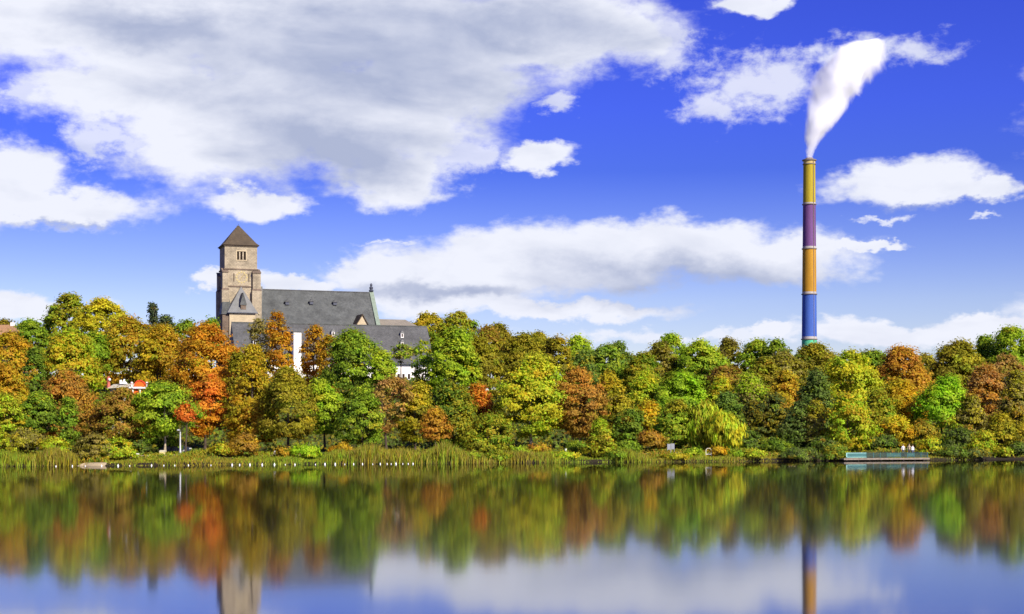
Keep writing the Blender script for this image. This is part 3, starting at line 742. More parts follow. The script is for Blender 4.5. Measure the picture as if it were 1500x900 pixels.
def profile(shape, z):
    if shape == 'cone':
        return np.where(z < 0.12, 0.6 + z / 0.12 * 0.4, (1 - (z - 0.12) / 0.88) ** 0.85 + 0.03)
    if shape == 'egg':                                   # widest low, rounded top
        return np.clip(np.sin(math.pi * np.clip(z, 0.03, 1) ** 0.62), 0, 1) ** 0.75
    if shape == 'column':
        return np.clip(np.sin(math.pi * np.clip(0.06 + 0.94 * z, 0, 1) ** 0.9), 0, 1) ** 0.45
    if shape == 'vase':
        return np.clip(np.sin(math.pi * np.clip(z, 0.03, 1) ** 1.25), 0, 1) ** 0.6
    if shape == 'dometop':                               # broad, with its widest part low and hidden by the trees in front
        return np.clip(np.sin(math.pi * np.clip(z, 0.04, 1) ** 0.72), 0, 1) ** 0.55
    if shape == 'dome':
        return np.sqrt(np.clip(1 - (0.05 + 0.95 * z) ** 2.2, 0, 1))
    return np.clip(np.sin(math.pi * np.clip(0.05 + 0.95 * z, 0, 1)), 0, 1) ** 0.6      # round


def leaves(centres, normals, sizes, cols, r, elong=1.0, hang=None):
    """one bent leaf spray (a quad) per centre"""
    n = len(centres)
    nr = normals / (np.linalg.norm(normals, axis=1, keepdims=True) + 1e-9)
    t = r.normal(size=(n, 3)) if hang is None else hang + r.normal(size=(n, 3)) * 0.15
    t -= (t * nr).sum(1, keepdims=True) * nr; t /= np.linalg.norm(t, axis=1, keepdims=True) + 1e-9
    b = np.cross(nr, t)
    s = sizes[:, None]
    L_, W_ = s * elong * 0.62, s * 0.40
    droop = -np.array([0, 0, 1.0]) * s * 0.12
    sk = (r.random((n, 1)) - 0.5) * 0.5
    v = np.stack([centres - t * L_ + droop, centres + b * W_ + t * L_ * sk, centres + t * L_ + droop, centres - b * W_ - t * L_ * sk * 0.6], 1).reshape(-1, 3)
    f = np.arange(4 * n).reshape(n, 4)
    return v, f, np.repeat(cols, 4, 0)


def crown_arrays(r, W, H, Dp, shape, pal, pal2, mixmode, dens, leaf):
    """crown with base at z=0, height H, width W, depth Dp: leaf sprays on many uneven clumps"""
    area = math.pi * (W + Dp) / 2 * H * 0.8
    lr = min(max(0.085 * math.sqrt(W * H), leaf * 2.2), 1.15) * (0.85 if shape in ('cone', 'column') else 1.0)
    nl = int(min(max(area / (lr * lr * 2.3), 16), 520))
    z = r.random(nl) ** (0.9 if shape != 'cone' else 1.25)
    th = r.random(nl) * 2 * math.pi
    rim = np.where(r.random(nl) < 0.8, r.uniform(0.84, 1.05, nl), r.uniform(0.3, 0.85, nl))
    # a few big bulges and hollows so the outline is uneven
    k1, k2, p1, p2 = r.integers(2, 4), r.integers(3, 6), r.random() * 6.3, r.random() * 6.3
    bul = 1 + 0.13 * np.sin(k1 * th + p1 + z * 3) + 0.13 * np.sin(k2 * th + p2 - z * 7)
    pr = profile(shape, z) * rim * bul
    ax, ay = max(W / 2 - lr * 0.75, W * 0.28), max(Dp / 2 - lr * 0.75, Dp * 0.28)
    lean = r.normal(0, 0.075, 2) * H
    cen = np.stack([np.cos(th) * pr * ax + lean[0] * (z - .4), np.sin(th) * pr * ay + lean[1] * (z - .4), lr * 0.55 + z * (H - lr * 1.35)], 1)
    lrad = lr * r.uniform(0.65, 1.3, nl)
    per = np.maximum((lrad ** 2 * 4 * math.pi * 0.62 / (leaf * leaf * 0.5) * 1.35 * dens), 8).astype(int)
    idx = np.repeat(np.arange(nl), per); n = len(idx)
    d = r.normal(size=(n, 3)); d /= np.linalg.norm(d, axis=1, keepdims=True)
    axis = np.array([0, 0, H * 0.45])
    outw = cen - axis; outw /= np.linalg.norm(outw, axis=1, keepdims=True) + 1e-9
    ow = outw[idx]
    flip = (d * ow).sum(1) < -0.35                         # the inner side of a clump is bare
    d[flip] -= 2 * (d[flip] * ow[flip]).sum(1, keepdims=True) * ow[flip]
    low = d[:, 2] < -0.45; d[low, 2] *= -0.5
    rad = lrad[idx] * np.where(r.random(n) < 0.22, r.uniform(0.9, 1.9, n), r.uniform(0.25, 1.05, n) ** 0.6)
    P = cen[idx] + d * rad[:, None] * np.array([1.08, 1.08, 0.8])
    nrm = d * 0.6 + ow * 0.5 + r.normal(size=(n, 3)) * 0.38 + np.array([0, 0, 0.15])
    if shape == 'willow':
        P[:, 2] -= r.random(n) ** 1.5 * H * 0.18
    P[:, 2] = np.maximum(P[:, 2], 0.02)
    c1 = pal[r.integers(0, len(pal), nl)][idx]
    if pal2 is not None:
        zz = cen[:, 2] / H; xx = cen[:, 0] / (W / 2)
        base = {'top': ss(0.45, 0.85, zz), 'low': ss(0.55, 0.2, zz), 'right': ss(-0.1, 0.5, xx), 'left': ss(0.1, -0.5, xx), 'mix': np.full(nl, 0.38)}[mixmode]
        pick = (r.random(nl) < base)[idx]
        c2 = pal2[r.integers(0, len(pal2), nl)][idx]
        stray = r.random(n) < 0.22
        c1 = np.where((pick ^ stray)[:, None], c2, c1)
    strayl = (r.random(nl) < 0.12)[idx] & (r.random(n) < 0.7)          # odd sprays that turned earlier or later
    c1 = np.where(strayl[:, None], c1 * 0.35 + 0.65 * MIXIN[r.integers(0, len(MIXIN), nl)][idx], c1)
    c = c1 * (0.80 + 0.4 * r.random((n, 1))) * (0.86 + 0.28 * r.random(nl))[idx][:, None]
    c = np.clip(c, 0, 0.9)
    size = leaf * r.uniform(0.6, 1.35, n)
    if shape == 'willow':
        return leaves(P, nrm * np.array([1, 1, 0.3]), size, c, r, 2.3, np.array([0, 0, 1.0]))
    return leaves(P, nrm, size, c, r, 1.15)


def tube_np(pts, rad, n=7):
    pts = np.asarray(pts, float); m = len(pts); V_, F_ = [], []
    for i in range(m):
        d = pts[min(i + 1, m - 1)] - pts[max(i - 1, 0)]; d /= np.linalg.norm(d) + 1e-9
        e1 = np.cross(d, (0.3, 1, 0.1)); e1 /= np.linalg.norm(e1) + 1e-9; e2 = np.cross(d, e1)
        for j in range(n):
            a = 2 * math.pi * j / n
            V_.append(pts[i] + (e1 * math.cos(a) + e2 * math.sin(a)) * rad[i])
    for i in range(m - 1):
        for j in range(n):
            F_.append((i * n + j, i * n + (j + 1) % n, (i + 1) * n + (j + 1) % n, (i + 1) * n + j))
    return np.array(V_), np.array(F_)


def trunk_mesh(r, zbase, H, W, Dp, shape, limbs, rad):
    """trunk from z=0 up to the crown (which starts at zbase), forking into limbs"""
    tot = zbase + H
    lean = r.normal(0, 0.02, 2) * tot
    frac = 0.9 if shape in ('cone', 'column') else 0.55
    top = np.array([lean[0], lean[1], zbase + H * frac])
    ts = np.linspace(0, 1, 8)
    pts = np.stack([top[0] * ts + r.normal(0, 0.06, 8) * (ts > 0), top[1] * ts + r.normal(0, 0.06, 8) * (ts > 0), top[2] * ts], 1)
    rr = rad * (1.0 - 0.75 * ts); rr[0] *= 1.45
    Vs, Fs = tube_np(pts, rr, 8); off = len(Vs); VV, FF = [Vs], [Fs]
    for k in range(limbs):
        t0 = r.uniform(0.35, 0.95); z0 = top[2] * t0
        if z0 < zbase * 0.8: z0 = zbase + r.uniform(0, 0.4) * H; t0 = min(z0 / top[2], 0.98)
        p0 = np.array([top[0] * t0, top[1] * t0, z0]); a = r.random() * 6.283
        z1 = min(z0 + r.uniform(0.15, 0.5) * H, tot * 0.96); f = float(profile('round' if shape == 'willow' else shape, np.array([(z1 - zbase) / H]))[0]) * 0.9
        p1 = np.array([math.cos(a) * W / 2 * f, math.sin(a) * Dp / 2 * f, z1])
        mid = p0 * 0.5 + p1 * 0.5 + np.array([0, 0, -0.06 * H]) + r.normal(0, 0.15, 3)
        r0 = rad * (1 - 0.75 * t0) * 0.62
        v, f_ = tube_np([p0, mid, p1], [r0, r0 * 0.6, r0 * 0.2], 5)
        VV.append(v); FF.append(f_ + off); off += len(v)
        for q in range(2):
            b = mid * 0.6 + p1 * 0.4; e = b + (p1 - p0) * 0.35 + r.normal(0, 0.16 * W / 2, 3)
            v, f_ = tube_np([b, e], [r0 * 0.4, r0 * 0.12], 4); VV.append(v); FF.append(f_ + off); off += len(v)
    return np.concatenate(VV), np.concatenate(FF)


TREE_N = [0]


def tree(name, px, top, bot, w, t, shape, pal, label, pal2=None, mixmode='mix', dens=1.0, limbs=6, bark=None, dp=0.85, group=None, cat=None, leaf=None):
    TREE_N[0] += 1
    r = np.random.default_rng(1000 + TREE_N[0])
    shrub = name in ('shrub', 'bush')
    if t >= 28 and shape == 'round': shape = 'dometop'
    Y = depth(px, t); k = Y / F
    X = (px - 750) * k
    zt, zb = CAMZ + (HOR - top) * k, CAMZ + (HOR - bot) * k
    zg = float(ground_z(X, Y)) - 0.05
    ext = 0.0 if t < 28 else (0.12 if 572 < px < 632 and t >= 60 else 0.5)
    zb = max(zb - ext * (zt - zb), zg + 0.05); H = max(zt - zb, 0.8); W = w * k * (1.05 if shrub else (1.24 if t >= 98 and not (330 < px < 634) else (1.0 if 330 < px < 634 and t >= 98 else (1.18 if t >= 28 else 1.12))))
    o = empty(name, (X, Y, zg), 0, label, cat or ('shrub' if shrub else 'tree'), group)
    lf = leaf or (0.255 * Y / 200) * (0.85 if shrub or W < 4 else 1.0)
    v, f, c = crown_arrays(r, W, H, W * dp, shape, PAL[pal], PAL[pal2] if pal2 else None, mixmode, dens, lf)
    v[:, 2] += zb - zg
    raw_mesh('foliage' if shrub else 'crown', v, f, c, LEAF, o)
    rad = max(0.05, 0.02 * (H + zb - zg)) * (0.5 if shrub else 1.0)
    v, f = trunk_mesh(r, zb - zg, H, W, W * dp, 'round' if shape in ('willow',) else shape, limbs, rad)
    tk = raw_mesh('stem' if shrub else 'trunk', v, f, None, bark or BARK, o)
    for p in tk.data.polygons: p.use_smooth = True
    return o


G_SKY = 'trees along the skyline'; G_SLOPE = 'trees on the slope'; G_BANK = 'trees along the bank'; G_SHR = 'shrubs along the bank'
A, Bd, Ob, Sh = 'autumn_tree', 'leafy_tree', 'orange_tree', 'shrub'
TREES = [
    # --- left hillside, skyline first
    ('leafy_tree', 98, 430, 505, 70, 262, 'round', 'olive', 'tall olive green tree on the left skyline, left half of the highest crown', 'green', 'left'),
    ('autumn_tree', 147, 437, 510, 72, 255, 'round', 'yellow', 'tall yellow tree on the left skyline beside the olive giant', 'olivegold', 'low'),
    ('leafy_tree', 42, 468, 520, 50, 120, 'round', 'green', 'green tree just right of the brown roofed house'),
    ('leafy_tree', 5, 468, 500, 40, 150, 'round', 'dolive', 'low dark olive tree behind the brown roofed house'),
    ('autumn_tree', 16, 486, 552, 62, 75, 'round', 'orangeolive', 'orange olive tree below the brown roofed house', 'olivegold', 'mix'),
    ('autumn_tree', 16, 532, 606, 58, 40, 'egg', 'olivegold', 'brownish gold tree at the left edge, half way down the slope', 'orangeolive', 'top'),
    ('leafy_tree', 8, 575, 645, 44, 18, 'egg', 'lime', 'yellow green tree at the left edge just above the reeds', 'olive', 'mix'),
    ('leafy_tree', 50, 508, 580, 28, 60, 'column', 'dgreen', 'narrow dark green tree between orange olive and golden neighbours'),
    ('autumn_tree', 101, 484, 560, 84, 80, 'round', 'olivegold', 'broad olive gold tree below the big yellow skyline tree', 'lime', 'mix'),
    ('leafy_tree', 136, 487, 530, 42, 100, 'round', 'green', 'mid green tree tucked between the olive gold and the brown olive crowns'),
    ('autumn_tree', 99, 543, 628, 78, 44, 'round', 'rust', 'round rust red tree on the left slope', 'brown', 'mix'),
    ('leafy_tree', 54, 571, 640, 54, 20, 'egg', 'dgreen', 'dark green tree left of the rust red tree', 'green', 'top'),
    ('columnar_tree', 100, 582, 655, 25, 12, 'column', 'green', 'slim green columnar tree in front of the rust red tree', 'dgreen', 'low'),
    ('autumn_tree', 124, 588, 645, 36, 22, 'egg', 'brown', 'small russet tree right of the slim green column', 'rust', 'top'),
    ('autumn_tree', 176, 569, 655, 90, 18, 'egg', 'brown', 'big brown olive tree in front of the red fairground pavilion', 'dolive', 'mix'),
    ('leafy_tree', 160, 576, 655, 62, 36, 'egg', 'dgreen', 'dark green tree behind the big brown olive one, below the pavilion awning', 'olive', 'mix'),
    ('leafy_tree', 216, 577, 655, 56, 38, 'egg', 'dgreen', 'dark green tree below the round red arch of the pavilion', 'green', 'mix'),
    ('autumn_tree', 190, 465, 555, 82, 105, 'round', 'orangeolive', 'large brown olive tree on the left skyline left of the dark spruce', 'olive', 'mix'),
    ('autumn_tree', 232, 476, 560, 68, 88, 'round', 'olivegold', 'olive tree with orange tips below the dark spruce', 'orangeolive', 'right'),
    ('spruce_tree', 226, 440, 500, 12, 150, 'cone', 'spruce', 'dark blue green spruce with a pointed tip on the left skyline'),
    ('leafy_tree', 241, 461, 498, 27, 152, 'round', 'spruce', 'small dark rounded tree right beside the pointed spruce'),
    ('leafy_tree', 270, 467, 500, 30, 150, 'round', 'green', 'small green tree on the skyline behind the big orange tree', 'dgreen', 'mix'),
    ('leafy_tree', 309, 466, 500, 26, 190, 'round', 'green', 'small bright green tree just left of the church tower'),
    ('orange_tree', 305, 474, 592, 92, 70, 'round', 'orange', 'biggest orange tree, left of the church tower foot', 'orangeolive', 'left'),
    ('orange_tree', 300, 548, 642, 54, 26, 'vase', 'redorange', 'vivid red orange tree below the biggest orange tree', 'orange', 'low'),
    ('red_maple', 271, 590, 620, 20, 11, 'round', 'red', 'little scarlet tree at the top of the lamp post'),
    ('leafy_tree', 242, 560, 640, 84, 15, 'round', 'green', 'spreading green tree with a clear trunk beside the lamp post', 'lime', 'mix'),
    ('autumn_tree', 370, 505, 652, 72, 22, 'cone', 'olivegold', 'tall conical yellow green tree below the church tower', 'orangeolive', 'low'),
    ('autumn_tree', 350, 515, 590, 40, 60, 'round', 'olive', 'olive tree behind the tip of the tall conical tree'),
    ('bare_tree', 383, 465, 545, 38, 120, 'vase', 'greyolive', 'thin half bare grey brown tree in front of the church wing'),
    ('autumn_tree', 412, 457, 545, 40, 112, 'column', 'orangeolive', 'slender orange brown tree left of the tall white gable', 'orange', 'mix'),
    ('leafy_tree', 422, 538, 650, 74, 14, 'egg', 'dolive', 'dark olive tree right of the tall conical tree', 'olive', 'top'),
    ('autumn_tree', 460, 475, 565, 36, 112, 'column', 'orangeolive', 'slender orange tree right of the tall white gable', 'orange', 'low'),
    ('autumn_tree', 487, 490, 565, 40, 104, 'round', 'orangeolive', 'orange olive tree against the slate roof of the wing', 'olive', 'right'),
    ('leafy_tree', 520, 484, 572, 78, 84, 'round', 'dgreen', 'dark green spreading tree covering the middle of the wing', 'green', 'top'),
    ('leafy_tree', 560, 514, 556, 34, 80, 'round', 'lime', 'bright green small tree right of the dark spreading tree', 'green', 'mix'),
    ('birch_tree', 588, 503, 532, 34, 112, 'vase', 'green', 'wispy green tree in front of the right hand dormers', 'greyolive', 'mix'),
    ('birch_tree', 620, 495, 572, 34, 100, 'vase', 'green', 'see through birch with slim trunk before the white wall', 'lime', 'top'),
    ('leafy_tree', 476, 556, 640, 66, 20, 'egg', 'lime', 'lime green tree in the middle of the bank left of the green egg shaped one', 'green', 'low'),
    ('leafy_tree', 529, 566, 656, 58, 12, 'egg', 'green', 'neat egg shaped green tree behind the reeds', 'dgreen', 'left'),
    ('bare_tree', 566, 550, 640, 60, 20, 'vase', 'pinkbrown', 'half bare pinkish brown tree with visible limbs', 'brown', 'mix'),
    ('autumn_tree', 608, 560, 650, 48, 22, 'egg', 'olive', 'olive tree with yellow tips right of the half bare pinkish tree', 'olivegold', 'top'),
    ('orange_tree', 638, 597, 650, 38, 10, 'egg', 'rust', 'small rusty orange tree close to the reeds', 'orangeolive', 'top'),
    # --- centre
    ('leafy_tree', 626, 459, 500, 52, 285, 'round', 'olivegold', 'olive gold skyline tree right of the church choir'),
    ('leafy_tree', 664, 455, 520, 60, 270, 'round', 'green', 'highest green tree right of the church', 'olive', 'top'),
    ('leafy_tree', 663, 480, 585, 58, 92, 'column', 'lime', 'big bright green tree right of the white wall', 'green', 'mix'),
    ('leafy_tree', 664, 556, 650, 70, 30, 'egg', 'dgreen', 'dark green tree between the small rusty and the orange crowned tree', 'olive', 'right'),
    ('autumn_tree', 701, 492, 560, 58, 96, 'round', 'dolive', 'brownish olive tree on the slope left of the huge yellow tree', 'olive', 'top'),
    ('autumn_tree', 717, 477, 525, 42, 130, 'round', 'brown', 'brown orange skyline tree between olive crowns', 'olive', 'right'),
    ('leafy_tree', 733, 474, 520, 38, 150, 'round', 'dolive', 'dark olive tree standing highest left of the skyline dip'),
    ('leafy_tree', 768, 488, 545, 62, 120, 'round', 'olive', 'broad olive tree behind the huge yellow tree', 'dolive', 'low'),
    ('autumn_tree', 778, 521, 644, 102, 26, 'egg', 'yellow', 'huge yellow green tree in the middle with an orange right edge', 'lime', 'mix'),
    ('orange_tree', 700, 563, 625, 50, 34, 'egg', 'redorange', 'orange red crown left of the huge yellow tree', 'orangeolive', 'low'),
    ('leafy_tree', 716, 606, 664, 60, 8, 'dome', 'olive', 'low spreading olive green tree before the orange red crown', 'green', 'mix'),
    ('leafy_tree', 792, 486, 520, 30, 160, 'round', 'olive', 'small rounded olive crown on the skyline above the huge yellow tree'),
    ('leafy_tree', 815, 493, 560, 46, 104, 'round', 'dolive', 'dark olive tree upper right of the huge yellow tree', 'olivegold', 'right'),
    ('leafy_tree', 845, 492, 535, 48, 140, 'round', 'lime', 'lime green crown on the skyline left of the teal tree', 'green', 'low'),
    ('leafy_tree', 853, 511, 560, 42, 106, 'round', 'teal', 'dark teal tree above the brown chestnut', 'dgreen', 'mix'),
    ('chestnut_tree', 848, 540, 644, 72, 24, 'round', 'brown', 'reddish brown chestnut right of the huge yellow tree', 'rust', 'top'),
    ('leafy_tree', 882, 506, 560, 56, 112, 'round', 'green', 'blue green broad crown right of the lime skyline crown', 'teal', 'left'),
    ('leafy_tree', 908, 500, 552, 38, 128, 'round', 'teal', 'dark green rounded tree in the dip of the skyline', 'dgreen', 'mix'),
    ('autumn_tree', 941, 517, 562, 48, 104, 'round', 'olive', 'brownish olive tree under the dip of the skyline', 'green', 'right'),
    ('leafy_tree', 963, 501, 552, 46, 124, 'round', 'dolive', 'dark brown olive dome right of the skyline dip', 'greyolive', 'mix'),
    ('leafy_tree', 989, 489, 545, 46, 132, 'round', 'lime', 'tall light green tree, highest right of the skyline dip', 'green', 'low'),
    ('leafy_tree', 1026, 501, 555, 64, 118, 'round', 'green', 'wide light green tree right of the tall light green one', 'lime', 'top'),
    ('leafy_tree', 945, 543, 605, 50, 62, 'egg', 'lime', 'yellow green upright tree in the middle of the slope', 'yellow', 'mix'),
    ('leafy_tree', 903, 546, 640, 50, 40, 'egg', 'olive', 'olive tree right of the brown chestnut', 'olivegold', 'top'),
    ('leafy_tree', 1000, 546, 606, 68, 56, 'round', 'brightlime', 'bright green tree in the middle of the slope', 'green', 'left'),
    ('leafy_tree', 985, 550, 604, 48, 66, 'round', 'dgreen', 'dark green tree half hidden behind the bright green one'),
    ('autumn_tree', 949, 588, 626, 32, 30, 'vase', 'gold', 'small golden yellow tree before dark green foliage', 'yellow', 'mix'),
    ('leafy_tree', 988, 584, 660, 56, 18, 'egg', 'green', 'rounded green tree beside the golden yellow one', 'olive', 'top'),
    ('leafy_tree', 920, 600, 655, 42, 24, 'dome', 'dgreen', 'low dark green tree under the olive tree'),
    ('willow_tree', 1030, 588, 655, 44, 16, 'willow', 'lime', 'pale green weeping willow left of the larger yellow one', 'olive', 'mix'),
    ('willow_tree', 1060, 602, 656, 50, 12, 'willow', 'yellow', 'yellow green weeping willow overhanging the bank', 'lime', 'mix'),
    ('leafy_tree', 881, 612, 674, 44, 3, 'cone', 'olive', 'conical yellow green tree right at the water edge', 'lime', 'top'),
    # --- right of centre
    ('autumn_tree', 1068, 533, 570, 54, 88, 'round', 'brown', 'reddish brown tree above a small yellow green crown', 'olive', 'low'),
    ('autumn_tree', 1059, 551, 600, 40, 58, 'round', 'olivegold', 'small yellow green crown right of the bright green tree', 'lime', 'mix'),
    ('leafy_tree', 1098, 548, 620, 62, 52, 'egg', 'greyolive', 'grey olive tree left of the shaded dark trees', 'lime', 'top'),
    ('leafy_tree', 1066, 575, 640, 50, 40, 'egg', 'dgreen', 'dark green tree behind the yellow willow', 'teal', 'mix'),
    ('autumn_tree', 1145, 543, 598, 46, 70, 'round', 'olivegold', 'gold and orange tree above the shaded dark trees', 'orangeolive', 'right'),
    ('leafy_tree', 1128, 576, 642, 64, 26, 'round', 'dark', 'shaded brown green tree with several dark trunks', 'dolive', 'mix'),  # this tree and the next two carry shade in their leaf colours
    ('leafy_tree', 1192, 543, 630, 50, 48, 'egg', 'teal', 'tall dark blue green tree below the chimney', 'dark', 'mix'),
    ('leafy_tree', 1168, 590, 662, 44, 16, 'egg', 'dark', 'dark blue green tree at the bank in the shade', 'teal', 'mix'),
    ('leafy_tree', 1070, 495, 545, 36, 140, 'round', 'dolive', 'dark brown green rounded skyline crown', 'greyolive', 'mix'),
    ('leafy_tree', 1107, 497, 550, 48, 132, 'round', 'green', 'green skyline tree left of the chimney', 'lime', 'low'),
    ('leafy_tree', 1142, 498, 552, 44, 126, 'round', 'green', 'darker green skyline tree next to the chimney foot', 'dgreen', 'mix'),
    ('leafy_tree', 1150, 515, 560, 48, 98, 'round', 'greyolive', 'dull grey olive tree below the skyline left of the chimney', 'olive', 'mix'),
    ('autumn_tree', 1192, 503, 556, 52, 118, 'round', 'olive', 'brown olive tree right in front of the chimney foot', 'dolive', 'mix'),
    ('leafy_tree', 1115, 525, 570, 46, 84, 'round', 'olive', 'olive tree under the green skyline tree', 'dolive', 'mix'),
    ('autumn_tree', 1243, 511, 585, 74, 62, 'round', 'yellow', 'bright yellow green tree right of the chimney', 'lime', 'mix'),
    ('autumn_tree', 1242, 576, 660, 68, 10, 'egg', 'lime', 'big light olive tree leaning over the water left of the landing stage', 'olivegold', 'mix'),
    ('autumn_tree', 1196, 586, 655, 34, 14, 'egg', 'greyolive', 'slender grey olive tree left of the big light olive one', 'olive', 'top'),
    ('leafy_tree', 1040, 512, 560, 56, 165, 'round', 'olive', 'olive crown glimpsed behind the wide light green skyline tree', 'green', 'mix'),
    ('leafy_tree', 1180, 512, 565, 56, 165, 'round', 'dgreen', 'dark green crown glimpsed behind the brown olive tree at the chimney foot', 'olive', 'mix'),
    ('leafy_tree', 1218, 516, 565, 50, 160, 'round', 'olive', 'olive crown glimpsed between the chimney and the bright yellow green tree', 'dolive', 'mix'),
    ('leafy_tree', 1302, 520, 570, 54, 158, 'round', 'dgreen', 'dark green crown glimpsed left of the orange brown round tree', 'olive', 'mix'),
    ('leafy_tree', 1356, 520, 570, 54, 158, 'round', 'dolive', 'dull crown glimpsed between the orange brown tree and the olive dome', 'olive', 'mix'),
    ('leafy_tree', 1430, 518, 570, 50, 158, 'round', 'green', 'green crown glimpsed right of the olive dome', 'olive', 'mix'),
    ('leafy_tree', 930, 520, 570, 56, 160, 'round', 'olive', 'olive crown glimpsed deep in the dip of the skyline', 'dgreen', 'mix'),
    ('leafy_tree', 760, 500, 560, 60, 175, 'round', 'olive', 'olive crown glimpsed far back above the huge yellow tree', 'green', 'mix'),
    # --- right
    ('leafy_tree', 1276, 512, 560, 52, 110, 'round', 'green', 'green skyline tree between yellow and orange brown crowns', 'dgreen', 'low'),
    ('autumn_tree', 1325, 508, 580, 68, 84, 'round', 'orangeolive', 'orange brown round tree on the right skyline', 'rust', 'top'),
    ('leafy_tree', 1394, 499, 580, 88, 88, 'round', 'olive', 'large dark olive dome on the right skyline', 'dolive', 'left'),
    ('leafy_tree', 1450, 490, 545, 36, 112, 'egg', 'green', 'small pointed green tree on the right skyline'),
    ('leafy_tree', 1487, 477, 555, 54, 105, 'round', 'green', 'tallest green tree at the right edge of the skyline', 'lime', 'top'),
    ('leafy_tree', 1379, 551, 634, 74, 28, 'egg', 'brightlime', 'brilliant lime green tree on the right', 'green', 'low'),
    ('autumn_tree', 1450, 534, 620, 58, 50, 'round', 'pinkbrown', 'salmon brown tree right of the brilliant lime one', 'rust', 'mix'),
    ('autumn_tree', 1472, 520, 570, 48, 80, 'round', 'pinkbrown', 'pinkish brown tree below the tallest green tree', 'brown', 'mix'),
    ('autumn_tree', 1313, 610, 656, 44, 14, 'round', 'gold', 'small golden tree above the landing stage', 'yellow', 'top'),
    ('autumn_tree', 1318, 555, 630, 60, 36, 'round', 'olivegold', 'yellow olive tree above the small golden tree', 'gold', 'right'),
    ('leafy_tree', 1290, 570, 640, 46, 28, 'egg', 'green', 'green tree between the light olive and the yellow olive trees', 'olive', 'mix'),
    ('autumn_tree', 1348, 614, 655, 42, 14, 'round', 'dolive', 'low brown olive tree right of the small golden one', 'orangeolive', 'mix'),
    ('leafy_tree', 1421, 575, 645, 40, 24, 'egg', 'olive', 'olive tree right of the brilliant lime one', 'greyolive', 'mix'),
    ('leafy_tree', 1490, 542, 625, 44, 40, 'egg', 'olive', 'olive tree at the right edge below the pinkish brown one', 'greyolive', 'mix'),
    ('leafy_tree', 1468, 606, 668, 48, 10, 'egg', 'olive', 'yellowish olive tree at the bank near the right edge', 'olivegold', 'top'),
    ('leafy_tree', 1500, 618, 672, 40, 8, 'egg', 'olivegold', 'brownish gold tree at the right edge by the water', 'dolive', 'low'),
    ('leafy_tree', 1408, 625, 668, 50, 14, 'dome', 'dgreen', 'low dark green tree filling the shadow under the brilliant lime one', 'dark', 'mix'),  # dark crown put where there is only shadow, shade in its leaf colour
]
